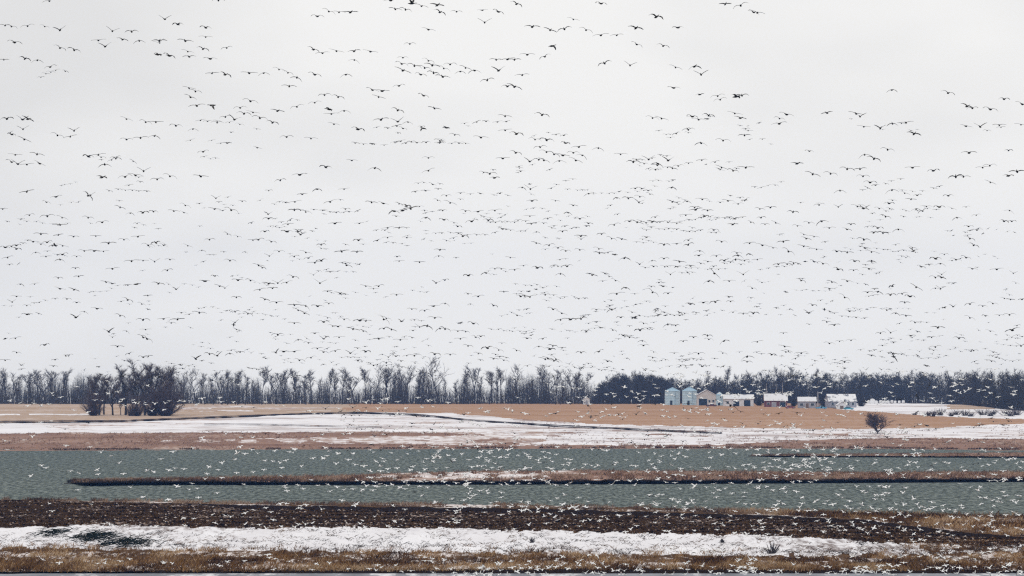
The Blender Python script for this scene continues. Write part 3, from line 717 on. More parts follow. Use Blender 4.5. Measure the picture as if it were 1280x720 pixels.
for i, (s_, hp, wid, k, lab) in enumerate([(114, 52, .9, 0, 'leftmost round-crowned tree of the dark near clump'), (124, 48, .8, 3, 'second tree of the dark near clump, behind the left bush'), (130, 50, .7, 2, 'straight trunk beside the tan gap in the near clump'), (141, 47, .8, 3, 'tree in the middle of the tan gap of the near clump'),
        (157, 63, .8, 2, 'tall narrow pointed tree in the middle of the near clump'), (171, 52, .8, 3, 'tree between the pointed tree and the tallest of the near clump'), (181, 58, .9, 1, 'forked tree left of the tallest in the near clump'), (190, 67, .95, 1, 'tallest broad tree of the near clump'), (199, 60, .9, 0, 'dense tree right of the tallest in the near clump'), (209, 62, .85, 2, 'rightmost tall tree of the near clump, behind the round bush'), (151, 34, .5, 2, 'thin dark low trunk beneath the pointed tree')]):
    p = far_pt(s_, 519.5-(i % 3)*.5); sc = hp*p[1]/FPX/CV[k][2]
    put_tree(k, p, i*1.7, (sc*wid*1.4, sc*wid*1.4, sc), lab, 'trees of the dark near clump', meshes=CV[k][:2])
bush('round_bush', 207, 520, 46, 50, 701, 'large round bush at the right end of the near clump', 150, 12)
bush('round_bush', 191, 520, 34, 40, 702, 'upright bush under the tallest tree of the near clump', 80, 10)
bush('round_bush', 117, 520, 27, 36, 703, 'large bush at the left end of the near clump', 90, 10)
bush('round_bush', 164, 520.5, 22, 18, 704, 'pale low bush between the near clump trunks', 45, 8)
bush('round_bush', 172, 520.4, 26, 34, 706, 'tall loose bush filling the middle of the near clump', 55, 9)
(tv, tf), (cv, cf) = grow_tree(705, H=6.4, r=.2, first=.14, spread=1.25, limbs=30, sub=8, twigs=9, tw_len=1.2, twr=.03)
p = far_pt(1097, 542); put_tree(0, p, .4, (1.75, 1.75, 1.0), 'lone round bush in the snow right of the farm', None, name='lone_bush', cat='bush', meshes=(np_mesh('trunk', tv, tf, [M['bark_dark']]), np_mesh('crown', cv, cf, [M['bush']])))
for i, (s_, w, h) in enumerate([(1146,8,3),(1158,14,5),(1166,17,8),(1177,18,7),(1186,12,5),(1195,17,5),(1207,18,4),(1217,15,5),(1226,20,4),(1238,18,5),(1243,14,6),(1254,20,5),(1263,18,6),(1272,20,6)]):
    bush('small_bush', s_+((i*5) % 7)-3, 519.0+((i*7) % 5)*.45-(0.05*i), w*1.7, h*(.7+.15*((i*3) % 5)), 720+i, f'low dark bush on the snowy slope, {nth(i)} of the row below the wood', 44, 7, M['bush'], 'bushes on the snowy slope')
for i, (s_, y_, w, h, lab) in enumerate([(949, 508.5, 10, 14, 'dark bush between the long shed and the red shed'), (992, 509.5, 9, 12, 'dark bush between the red shed and the grey shed'), (1030, 510, 9, 11, 'dark bush just left of the snowy house'), (1077, 509.5, 12, 13, 'dark bush right of the snowy house'), (906, 507, 7, 12, 'dark bush against the small grain bin'), (826, 506, 12, 14, 'dark bush left of the first grain bin')]):
    bush('yard_bush', s_, y_-1.2, w, h, 760+i, lab, 50, 9, M['twig_dark'], 'bushes of the farm yard')
# on the snow strip in front
def near_pt(s_, y_): X, D, z = ground_near(np.array(float(s_)), np.array(float(y_))); return (float(X), float(D), float(z)-.03)
bush('twiggy_shrub', 0, 0, 22, 20, 741, 'thin reddish twiggy shrub on the snow strip, right of centre', 26, 5, group=None, twr=.012, loc=near_pt(966, 692))
bush('twiggy_shrub', 0, 0, 6, 11, 742, 'small upright reddish shrub in the middle of the snow strip', 14, 5, twr=.014, loc=near_pt(665, 678))
bush('grass_tussock', 0, 0, 10, 7, 743, 'small brown tussock on the snow strip below the ploughed field', 40, 6, M['gold_grass'], twr=.012, loc=near_pt(903, 679), cat='tussock')
def brush_pile(s_, y_, Wpx, Hpx, n, seed, label):
    R = random.Random(seed); p = near_pt(s_, y_); sc = p[1]/FPX; W = Wpx*sc; H = Hpx*sc
    p = (p[0], p[1], p[2]+.1); t = empty('brush_pile', p); props(t, label, 'brush pile', 'dark brush piles on the snow')
    for nm, rr, m in (('branch_tangle', .05, int(n*.7)), ('weed_stems', .022, n)):
        tb = TB()
        for k in range(m):
            a = Vector((R.gauss(0, W*.25), R.gauss(0, 9.0), abs(R.gauss(0, H*.2)))); L = min(W, 5.0)*R.uniform(.06, .24); an = R.gauss(0, .5)
            if R.random() < .5: an += math.pi
            b = a+Vector((math.cos(an)*L, R.gauss(0, .3), math.sin(abs(an))*L*.6)); c = b+Vector((math.cos(an)*L*.7, R.gauss(0, .2), -L*.12))
            if c.z < 0: c.z = .02
            tb.seg(a, b, rr*R.uniform(.5, 1.4), rr*.8, 4); tb.seg(b, c, rr*.8, 0, 4)
        v, f = tb.arrays(); F = f
        props(link(nm, np_mesh(nm, v, F, [M['weed_dark']]), t), kind='stuff')
brush_pile(68, 667, 34, 10, 120, 1, 'leftmost compact dark brush pile on the snow strip')
brush_pile(118, 673, 50, 18, 230, 2, 'largest dark brush pile on the snow strip, beside the leftmost')
brush_pile(160, 681, 80, 16, 200, 3, 'loose scatter of dark brush, right of the largest pile')

# ------------------------------------------------------------------ farm
def farm_origin(s_, y_): return far_pt(s_, y_)
def grain_bin(s_, y_, Wpx, eave_px, top_px, label):
    p = farm_origin(s_, y_); m = p[1]/FPX; R = Wpx*m/2; E = eave_px*m; T = top_px*m
    t = empty('grain_bin', p); props(t, label, 'grain bin', 'steel grain bins of the farm')
    prof = [(R, -.4)]; nr = 9
    for k in range(nr): z = E*k/nr; prof += [(R, z+.02), (R+.05, z+E/nr*.5), (R, z+E/nr*.96)]
    w = MB().lathe(prof, 32).build('wall', M['steel'], t)
    rf = MB().lathe([(R+.18, E-.05), (R+.18, E+.03), (R*.5, E+(T-E)*.5), (.35, T-.12), (.35, T+.1), (.1, T+.16)], 32).build('roof', M['steel_roof'], t)
    for k in range(16):
        a = 2*math.pi*k/16; c = (math.cos(a), math.sin(a))
        MB().tube((c[0]*(R+.15), c[1]*(R+.15), E+.06), (c[0]*.4, c[1]*.4, T-.06), .05, .05, 4).build('rib', M['steel_roof'], rf)
    d = MB(); a0 = -1.75
    d.box(-.55, .55, -.1, .06, .2, 2.3); o = d.build('door', M['dark_opening'], t); o.location = (math.cos(a0)*(R+.05), math.sin(a0)*(R+.05), 0); o.rotation_euler = (0, 0, a0+math.pi/2)
    l = MB(); a1 = -1.2; c = Vector((math.cos(a1), math.sin(a1), 0))*(R+.14); tg = Vector((-math.sin(a1), math.cos(a1), 0))*.22
    for sg_ in (-1, 1): l.tube(c+tg*sg_+Vector((0, 0, .3)), c+tg*sg_+Vector((0, 0, E)), .03, .03, 4)
    for k in range(int(E/.4)): l.tube(c-tg+Vector((0, 0, .4+k*.4)), c+tg+Vector((0, 0, .4+k*.4)), .02, .02, 4)
    l.build('ladder', M['steel_roof'], t)
grain_bin(840.5, 506.3, 19, 17.5, 22, 'leftmost large blue grey steel grain bin beside the wood')
grain_bin(862, 506.5, 18.5, 18, 23, 'second large steel grain bin, left of the cream barn')
grain_bin(899.5, 507.2, 9, 13, 17, 'small narrow steel grain bin between cream barn and long shed')

def building(name, s0, s1, y_, wall_px, roof_px, depth, wallm, roofm, label, gable_front=False, skew=0.0, doors=(), windows=(), posts=(), cat='shed'):
    p0 = farm_origin((s0+s1)/2, y_); m = p0[1]/FPX; W = (s1-s0)*m; Hh = wall_px*m; Rr = roof_px*m
    t = empty(name, p0, skew); props(t, label, cat)
    w = MB(); o = .35
    if gable_front:
        w.prism([(-W/2, -.4), (W/2, -.4), (W/2, Hh), (0, Hh+Rr), (-W/2, Hh)], 0, depth)
        rr = []
        for sg_ in (-1, 1):
            k = MB(); a = Rr/(W/2); th = .22
            pr = [(0, Hh+Rr+.02), (sg_*(W/2+o), Hh-a*o+.02), (sg_*(W/2+o), Hh-a*o+th), (0, Hh+Rr+th)]
            if sg_ > 0: pr = pr[::-1]
            k.prism(pr, -o, depth+o); k.build('roof_slope', roofm, t)
    else:
        w.prism_x([(0, -.4), (depth, -.4), (depth, Hh), (depth/2, Hh+Rr), (0, Hh)], -W/2, W/2)
        for sg_ in (-1, 1):
            k = MB(); a = Rr/(depth/2); th = .2; c = depth/2
            pr = [(c, Hh+Rr+.02), (c+sg_*(c+o), Hh-a*o+.02), (c+sg_*(c+o), Hh-a*o+th), (c, Hh+Rr+th)]
            if sg_ < 0: pr = pr[::-1]
            k.prism_x(pr, -W/2-o, W/2+o); k.build('roof_slope', roofm, t)
    w.build('wall', wallm, t)
    for (a, b, z0, z1, mt, nm) in doors:
        d = MB(); d.box(-W/2+a*m, -W/2+b*m, -.06, .1, z0*m, z1*m); dd = d.build(nm, M[mt], t)
        f = MB(); xa, xb, za, zb = -W/2+a*m, -W/2+b*m, z0*m, z1*m
        f.box(xa-.12, xa, -.1, .05, za, zb+.12); f.box(xb, xb+.12, -.1, .05, za, zb+.12); f.box(xa, xb, -.1, .05, zb, zb+.12)
        f.build('frame', M['white_wall'], dd)
    for a in posts:
        k = MB(); k.box(-W/2+a*m-.12, -W/2+a*m+.12, -.12, .0, -.3, Hh); k.build('post', M['white_wall'], t)
    return t, m, W, Hh
building('cream_barn', 871.5, 895, 506.8, 13, 6.5, 10, M['cream'], M['roof_snow'], 'cream gabled barn with a snowy roof right of the grain bins', True, 0,
         doors=[(2, 12.5, 0, 8.5, 'dark_opening', 'door'), (14, 16.5, 4, 7, 'glass', 'window'), (19, 21.5, 4, 7, 'glass', 'window')], cat='barn')
building('long_shed', 905, 942, 508, 9.5, 5, 9, M['white_wall'], M['roof_snow'], 'long low shed with a bright snowy roof and dark doorways', False, 0,
         doors=[(11.5, 19, 0, 6.5, 'dark_opening', 'door'), (25, 33, 0, 8, 'dark_opening', 'door'), (3, 6, 3.5, 6.5, 'glass', 'window')], posts=(1, 9, 22, 36))
building('red_shed', 956, 984, 509, 8.5, 8, 9, M['red_wall'], M['roof_snow'], 'dark red shed under a thick snowy roof', False, 0,
         doors=[(9, 14, 0, 6, 'grey_wall', 'door'), (19, 26, 0, 6.5, 'dark_opening', 'door'), (3, 6, 3, 5.5, 'glass', 'window')])
building('grey_shed', 998, 1020, 510, 9, 5, 8, M['grey_wall'], M['roof_snow'], 'grey shed with white roof between red shed and snowy house', False, 0,
         doors=[(2, 6, 3.5, 6.5, 'glass', 'window'), (9, 13, 0, 6.5, 'timber', 'door'), (15.5, 19.5, 3.5, 6.5, 'glass', 'window')])
building('snowy_house', 1036, 1071, 509.3, 8, 8.5, 9, M['grey_wall'], M['roof_patchy'], 'grey house with snow patched roof beside the wood', False, .15,
         doors=[(3, 6, 3, 6.5, 'glass', 'window'), (9, 12, 3, 6.5, 'glass', 'window'), (15, 18.5, 0, 6.5, 'timber', 'door'), (23, 26, 3, 6.5, 'glass', 'window'), (29, 32, 3, 6.5, 'glass', 'window')], cat='house')
building('house_porch', 1047, 1058, 511, 5.5, 4, 3.5, M['white_wall'], M['roof_snow'], 'small snowy gabled outbuilding in front of the snowy house', True, .15, doors=[(3, 7.5, 0, 4.5, 'timber', 'door')], cat='outbuilding')
building('white_hut', 729, 737, 505.6, 7, 3, 4, M['white_wall'], M['roof_snow'], 'tiny white hut at the foot of the rounded wood', True, 0, doors=[(2.8, 5.2, 0, 4.8, 'grey_wall', 'door')], cat='hut')
p = farm_origin(1019.5, 510); t = empty('utility_pole', (p[0]+1.0, p[1]-1.5, p[2])); props(t, 'thin pole at the right end of the grey shed', 'pole')
MB().tube((0, 0, -.3), (0, 0, 8), .14, .1, 8).build('mast', M['white_wall'], t); MB().box(-.7, .7, -.06, .06, 7.2, 7.36).build('crossarm', M['timber'], t)

def car(s_, y_, paint, label, rz, truck=False):
    p = farm_origin(s_, y_); t = empty('parked_car', p, rz); props(t, label, 'car', 'vehicles parked at the farm')
    L = 5.2 if truck else 4.6
    prof = [(-L/2, .35), (L/2, .35), (L/2, .75), (L/2-.15, .9), (L/2-1.15, 1.0), (L/2-1.8, 1.6), (-.2, 1.65), (-.75, 1.02), (-L/2, .98)] if truck else [(-L/2, .32), (L/2, .32), (L/2, .7), (L/2-.2, .85), (L/2-1.2, .95), (L/2-1.9, 1.48), (-L/2+1.0, 1.5), (-L/2+.25, .98), (-L/2, .9)]
    MB().prism(prof, -.9, .9).build('body', M[paint], t)
    for sy in (-1, 1):
        y0, y1 = sorted((sy*.9, sy*.915))
        x1 = L/2-1.35; x0 = -.5 if truck else -L/2+.6
        g = MB().prism([(x0+.1, 1.05), (x1, 1.05), (x1-.55, 1.5 if truck else 1.4), (x0+.5, 1.5 if truck else 1.42)], y0, y1); g.build('window', M['glass'], t)
        for sx in (-1, 1):
            w = MB().lathe([(.2, -.11), (.33, -.1), (.35, -.04), (.35, .04), (.33, .1), (.2, .11)], 16, axis='y').build('wheel', M['tyre'], t); w.location = (sx*(L/2-.85), sy*.85, .35)
            h = MB().lathe([(.1, -.13), (.2, -.12), (.2, .12), (.1, .13)], 12, axis='y').build('rim', M['steel'], w)
            hl = MB().box(-.03, .03, -.16, .16, -.09, .09).build('headlight' if sx > 0 else 'tail_light', M['white_wall'] if sx > 0 else M['red_paint'], t); hl.location = (sx*(L/2), sy*.66, .72)
car(889, 508.3, 'maroon_paint', 'dark maroon pickup parked before the cream barn', .1, True)
car(988, 510.5, 'red_paint', 'dark red car parked right of the red shed', .2)
car(1026.5, 511, 'blue_paint', 'bright blue pickup parked right of the grey shed', .05, True)
car(1061, 512, 'teal_paint', 'teal car parked before the snowy house', -.1)
for i, s_ in enumerate([1086, 1090.5, 1095, 1101, 1105, 1110, 1115, 1119, 1124, 1129]):
    p = farm_origin(s_, 504.6+.1*(i % 3)); r = 1.0 if i != 1 else 1.6
    t = empty('wrapped_bale', (p[0], p[1], p[2]+r), .2*i); props(t, ('largest' if i == 1 else nth(i))+' white wrapped bale in the row under the wood' if i != 1 else 'largest pale wrapped bale near the left end of the row', 'bale', 'white wrapped bales under the wood')
    MB().lathe([(r*.85, -.62), (r*.97, -.58), (r, -.5), (r*.985, -.2), (r, 0), (r*.985, .2), (r, .5), (r*.97, .58), (r*.85, .62)], 20, axis='y').build('wrap', M['wrap'], t)
    MB().lathe([(r+.012, -.06), (r+.02, 0), (r+.012, .06)], 20, axis='y').build('net_band', M['roof_grey'], t)

# ------------------------------------------------------------------ geese
POSES = {'a': (22, -6, -36), 'v': (34, 30, 26), 'l': (7, 1, -6), 'h': (56, 46, 40), 'w': (-12, -28, -40), 'g': (14, -2, -16)}
WORD = {'a': 'arched wings', 'v': 'raised wings', 'l': 'level wings', 'h': 'upright wings', 'w': 'lowered wings', 'g': 'bowed wings', 's': 'folded wings'}
def goose_arrays(pose, fat=1.0, chord=1.0):
    V = []; F = []; mi = []
    n = 6
    body = [(-.42, .02, .01), (-.28, .065, .0), (-.1, .105, -.01), (.08, .10, -.005), (.2, .06, .02), (.32, .036, .045), (.42, .042, .06), (.48, .03, .055), (.55, .008, .045)]
    if pose == 's': body = [(-.40, .02, .16), (-.28, .08, .11), (-.1, .125, .08), (.1, .11, .08), (.2, .055, .14), (.24, .036, .26), (.27, .042, .36), (.34, .03, .36), (.42, .008, .34)]
    for (yy, r, z) in body:
        for i in range(n): a = 2*math.pi*i/n; V.append((fat*r*math.cos(a), yy, z+fat*r*math.sin(a)))
    for k in range(len(body)-1):
        for i in range(n):
            j = (i+1) % n; A, B, C, D_ = k*n+i, k*n+j, (k+1)*n+j, (k+1)*n+i
            for tri in ((A, B, C), (A, C, D_)): F.append(tri); mi.append(3 if k == len(body)-2 else 0)
    if pose != 's':
        ang = POSES[pose]; lens = (.26, .22, .26); ch = tuple(c*chord for c in (.23, .24, .20, .05)); yo = (.10, .13, .10, -.04)
        for sg_ in (-1, 1):
            x, z = .06, .05; st = []
            for k in range(4):
                th = .018*(1-.2*k); b = len(V); c = ch[k]
                V += [(sg_*x, yo[k]+.02, z), (sg_*x, yo[k]-c*.35, z+th), (sg_*x, yo[k]-c, z-.012), (sg_*x, yo[k]-c*.35, z-th)]; st.append(b)
                if k < 3: a = math.radians(ang[k]); x += lens[k]*math.cos(a); z += lens[k]*math.sin(a)
            for k in range(3):
                for i in range(4):
                    j = (i+1) % 4; A, B, C, D_ = st[k]+i, st[k]+j, st[k+1]+j, st[k+1]+i
                    for tri in (((A, B, C), (A, C, D_)) if sg_ < 0 else ((A, C, B), (A, D_, C))): F.append(tri); mi.append(2 if k == 2 else 1)
    else:
        for sg_ in (-1, 1):
            b = len(V); V += [(sg_*.08, .1, .16), (sg_*.135, -.08, .10), (sg_*.05, -.42, .17), (sg_*.09, -.1, .2)]
            for tri, m_ in (((b, b+1, b+3), 1), ((b+1, b+2, b+3), 2), ((b, b+2, b+1), 1), ((b, b+3, b+2), 1)): F.append(tri); mi.append(m_)
    return np.array(V, np.float32), np.array(F, np.int32), np.array(mi, np.int32)
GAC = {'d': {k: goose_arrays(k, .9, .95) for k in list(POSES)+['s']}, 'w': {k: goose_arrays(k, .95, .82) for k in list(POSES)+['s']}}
WM = [M['goose_white'], M['goose_white'], M['goose_black'], M['bill']]; DM = [M['goose_shade'], M['goose_wing_shade'], M['goose_black'], M['goose_shade']]  # DM: the same white geese with backlit shade painted into the materials
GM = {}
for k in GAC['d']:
    GM['w'+k] = np_mesh('white_goose', *GAC['w'][k][:2], WM, GAC['w'][k][2]); GM['d'+k] = np_mesh('shaded_goose', *GAC['d'][k][:2], DM, GAC['d'][k][2])

tiles = {(0, 0): "20,100l 45,104d 108,102a 175,104d 235,118v 57,166a 235,188d 290,196a 15,234l 98,230d 146,236a 197,262a 193,4l 855,2a 645,75v 695,95a 804,108a 805,145l 725,160a 887,188a 440,122v 515,124a 385,158l 412,182v 480,155d 545,160a 624,160l 625,168v 618,214d 662,218d 735,202d 740,222l 795,192d 822,230a 830,287l 882,292d 975,286l 740,345d 765,358d 745,380d 770,414l 830,412a 940,422a 980,396d 882,458a 918,468v 850,480a 955,445a 990,440d 28,465a 88,468v 110,466d 90,506v 45,526d 95,546d 60,606l 145,604d 45,634a 70,642v 105,644l 155,640d 225,530d 290,512v 275,535l 495,466d 570,478d 610,478l 688,492a 755,505a 495,546a 550,540l 605,532a 345,612a 385,606l 410,644a 562,670v 400,694a 490,692a 530,686l 615,702a 665,690a 785,690l 795,594a",
 (320, 0): "240,64a 285,45d 325,48l 370,48l 528,2l 545,36d 585,38d 610,14v 648,24a 710,20d 720,48d 785,46a 886,40l 948,46d 895,88v 675,116d 602,172a 225,194d 260,208l 315,200d 385,200l 448,202d 385,235a 575,226a 570,250d 620,258d 660,266d 675,238d 690,256d 735,268d 760,252a 800,280a 820,266d 855,276a 645,292d 695,286d 730,300d 575,276d 940,234l 985,232l 950,276v 905,314a 985,338a 30,286a 90,272a 125,285d 160,304a 230,292d 352,292a 130,338a 560,336a 455,352d 495,356l 480,380d 268,372a 322,380d 230,402a 85,434d 160,418a 285,428d 345,434a 295,446l 15,462d 65,480d 305,486d 400,506d 555,432d 655,374d 698,424d 490,468l 555,476v 595,478a 655,502a 745,500d 778,528a 720,552a 880,538l 975,455d 975,510l 120,536a 215,542l 375,628l 272,654a 172,684l 465,658a 95,706a 675,618a 675,668l 965,620l 915,680a 935,696l",
 (640, 0): "18,16d 348,14a 240,76d 80,105a 150,118d 205,114a 290,118d 348,138a 410,138l 485,110d 565,66d 648,108a 488,174d 592,180d 60,214l 128,222a 158,180a 10,234l 362,248a 462,256v 640,264d 715,260a 740,292v 40,294l 632,344l 835,16l 895,22a 945,48d 960,50d 10,340d 736,370l 805,376a 815,390a 878,378l 900,374a 118,450d 550,462a 585,464d 705,456a 730,468a 770,452a 872,444d 895,462d 690,508a 740,560a 826,550a 910,530l 18,524d 90,546d 135,548a 210,560d 110,576a 135,595a 165,604d 200,608d 240,598a 262,575a 275,608a 338,580a 425,604a 70,632v 105,625a 125,628d 185,630a 250,628d 475,634a 535,624v 570,640a 612,628v 820,656d 865,668d 915,656l 15,598d",
 (960, 0): "485,352a 705,364d 72,448d 45,464d 45,484a 230,442l 345,445l 360,456v 375,496l 440,502v 487,484a 540,480l 572,524d 925,388a 780,416d 800,424a 870,428d 775,494d 830,496v 905,490l 990,488l 995,408d 788,598a 468,586d 378,606a 415,622d 115,640l 310,662d 360,662a 372,690a 175,682d 245,680d 400,714a 565,656l 648,668a 735,692a 765,692a 840,656l 868,648a 942,688a 975,672l 870,714d",
 (0, 230): "105,30l 220,50a 345,46D 355,44v 10,98l 115,122a 185,126a 243,132d 345,132a 400,150a 235,160l 470,92d 845,56v 905,102d 840,98d 725,84d 510,114a 560,112a 600,108a 680,106a 720,112d 160,196l 228,200l 288,206l 375,204l 485,218a 425,232l 540,206l 20,248a 45,244a 65,240a 90,232a 130,226l 65,254a 160,236a 185,228a 215,240d 245,242d 140,268a 180,284l 245,276a 235,296a 300,284a 330,262l 370,262l 405,264l 30,288a 580,240a 610,230a 640,240d 735,242d 790,260a 820,218a 890,196a 930,206d 990,220l 960,266a 900,300a 515,302l 560,300l 605,304v 665,296a 295,330a 440,332a 655,338a 308,362a 228,368a 80,392a 135,392a 415,384d 440,390l 500,396a 535,392l 620,390d 690,412v 235,410d 290,414d 65,440l 118,442l 48,462v 105,476a 262,450a 300,464a 500,454d 555,470d 105,510a 330,500a 380,488l 298,522v 470,516d 560,532a 710,504l 740,510l 780,504l 640,528l 670,544a 695,530l 920,500a 970,508d 920,542v 495,576a 570,570l 425,578v 440,600v 560,600d 575,606D 460,636l 900,600a 880,408v 860,400d 800,380l 930,376l 980,378a 840,360a 925,444a 20,606a 60,604l 175,630a 65,660a 20,690l 215,688a 270,670a 540,690a 560,678a 765,684v 820,666a 850,672v 900,664a 940,658a",
 (320, 230): "50,26a 240,20a 345,20l 180,40l 152,70l 290,70a 150,102l 195,110d 260,104l 350,98a 48,118v 48,136a 125,158a 165,186d 175,198v 35,186a 120,186l 10,218a 60,226d 310,154l 405,154l 452,72l 498,76d 560,78a 590,86d 540,106a 575,104a 640,88l 605,96l 548,126a 665,132a 710,64d 760,74d 800,60a 745,46a 735,140a 775,152d 790,166d 845,146a 910,142a 730,104a 820,106a 870,108l 935,104l 515,172l 560,172l 590,172a 400,220a 515,210a 590,210l 745,222d 810,204d 965,176a 255,238a 255,252d 195,268d 90,264a 52,282v 150,284a 205,290a 230,308l 255,300a 335,264l 395,266l 355,318d 720,258l 715,282a 560,302l 640,306l 995,288l 10,318d 25,328d 290,344l 225,356v 250,388v 50,390l 85,388v 120,386a 15,414l 65,408l 145,364d 740,376a 705,388v 830,358a 900,348a 935,332l 960,332a 430,400d 460,410l 480,400a 550,434l 280,420l 330,428d 970,422l 35,452d 80,464a 150,474l 195,478a 240,478l 285,468a 165,494d 190,506d 830,430a 870,440l 695,478l 740,468a 840,470a 930,476d 610,490a 660,496a 280,524d 345,530a 405,534l 430,536a 500,530D 510,526d 570,538v 620,532a 700,524a 265,540a 320,558a 300,556d 380,568d 420,576d 500,566a 530,570d 640,560v 670,556a 720,566a 740,568d 790,576l 820,578d 850,546a 800,544a 230,584l 275,598a 265,606v 325,600l 165,610a 205,622a 150,545l 85,590a 110,656l 150,656l 240,644a 265,658a 310,654a 370,662v 430,656a 480,606l 565,610l 590,672a 620,672l 700,666a 760,668l 830,634a 870,664a 905,642a 950,650d 880,596a 800,606l 860,600d 215,680a 170,690a 400,692a 460,710l 510,700a 930,684a 970,690d",
 (640, 230): "40,14a 72,20v 80,66l 170,66a 240,84d 300,38a 410,54a 455,56a 500,50a 540,40d 497,72v 625,14a 628,70d 685,68a 745,60a 815,72l 845,66a 885,78a 915,62a 970,98a 715,92a 720,100l 765,104a 680,122l 755,126a 870,136a 935,150d 975,132a 865,158l 990,158a 10,150a 75,156l 70,126l 140,136a 220,112a 265,136a 300,154a 400,160a 460,146a 490,150d 505,146d 525,152a 550,148d 560,130a 610,150d 645,154a 705,172d 790,180a 95,188a 198,186a 270,216v 270,204l 350,196a 390,214d 430,216d 525,208l 595,238a 645,234l 690,220a 690,238a 820,226a 930,232a 980,240d 95,232d 145,240a 130,256a 180,250a 210,262a 265,258a 340,254a 440,290a 500,314v 548,300a 595,292a 655,304d 730,280a 735,262a 800,282a 830,300a 880,270a 885,280a 875,296a 910,300a 960,296l 930,274a 45,320a 100,328a 10,336l 180,322a 215,322a 190,352a 315,356d 355,380l 380,362d 405,378d 620,354v 665,348a 792,350D 905,354v 770,380a 850,380l 50,438d 70,442a 130,434a 35,440a 445,406a 545,402a 550,424D 610,428a 480,430l 410,430l 590,400a 850,442a 855,460a 935,446a 940,408d 750,464l 795,462a 700,470a 865,502a 905,508l 945,506a 330,492l 390,492a 470,502a 570,488a 575,512v 20,514d 195,506d 160,490d 190,532a 230,530l 270,528a 425,522a 480,524a 330,540l 345,562d 395,572d 460,556a 515,546a 555,542a 530,566a 500,572a 610,550a 640,554a 460,600d 435,592a 510,614a 515,632l 290,576a 60,604l 120,606a 150,646l 105,636a 160,634a 18,652d 710,600a 765,594a 770,608a 670,616a 830,614a 960,618a 635,662l 730,664a 825,662d 130,686d 165,692d 140,682d 375,694a 450,682a 550,680a 600,688d 660,710a 680,712l 60,712a 270,660a 340,656a 920,676a 920,696a 745,714v",
 (960, 230): "282,26a 485,24a 535,36d 585,44a 560,60l 705,46a 200,82a 275,90v 10,92l 98,110a 350,88d 385,90v 375,96d 435,96d 475,76a 460,128d 580,98a 605,106a 620,88a 670,90a 720,96d 775,90a 740,132a 815,122a 945,104a 925,146d 955,146a 30,152d 115,164a 160,152a 210,146a 240,172l 325,158a 310,178d 430,172a 415,190a 450,192d 510,178a 785,166a 818,180l 790,214d 805,240d 140,198d 180,206d 150,214d 60,226l 80,264D 140,244d 190,256l 375,218d 378,250d 405,266a 500,238a 565,250d 570,262v 540,288a 270,264a 310,268l 20,250a 655,292a 690,276a 735,296d 775,288d 720,300a 675,312a 600,324d 630,316a 40,314l 75,314a 100,310a 180,304d 215,312d 275,334d 340,302a 405,300a 395,332a 335,338a 800,332d 680,354v 680,366d 655,366a 895,334l 960,350v 970,388d 250,384d 310,380a 130,378d 240,410a 580,404D 485,400a 430,422a 390,424l 480,434a 525,430a 675,410v 655,408a 555,440a 945,434a 300,444D 790,470a 690,484l 725,480v 840,478a 880,468a 175,474a 85,490a 160,505v 320,498d 465,494a 500,506a 540,516a 535,464a 790,524d 850,516a 905,514a 945,512a 230,540a 260,552a 575,542a 665,562a 870,576d 955,572a 440,584a 480,582v 560,594a 640,600a 748,604a 935,610a 60,584a 280,616a 325,612a 240,624a 65,636l 70,658a 130,662a 655,638a 805,652a 990,634v 490,664d 405,672d 300,696a 15,668a 620,712a 905,682a"}
birds = []   # (x, y, size in px, pose, roll, colour, picked)
for (tx, ty), txt in tiles.items():
    for w in txt.split():
        c = w[-1]; X, Y = w[:-1].split(','); x = tx+float(X)/3.131; yy = ty+float(Y)/3.131
        size = (rnd.gauss(17.5, 1.5) if yy < 225 else rnd.gauss(14.0, 2.0)); size = min(20, max(8.5, size)); roll = rnd.gauss(0, 6); pose = c
        if c in 'dD': pose = rnd.choice('aagl'); roll = rnd.uniform(9, 24)
        elif c == 'a': pose = rnd.choice('aaagw'); roll = rnd.gauss(0, 9)
        elif c == 'l': pose = rnd.choice('lg'); roll = rnd.gauss(-2, 5)
        elif c == 'v': pose = 'v'
        if c == 'D': size = 18; roll = rnd.uniform(28, 45)
        birds.append((x, yy, size, pose, roll, 'd'))
for x, yy, size, roll in ((735, 507, 18, 62), (913, 507, 20, 32), (597, 561, 17, 35), (565, 577, 13, 20), (1162, 482, 14, -60), (225, 561, 10, 25), (695, 449, 17, 30), (1117, 446, 16, 50)):
    birds.append((x, yy, size, 'g', roll, 'd'))
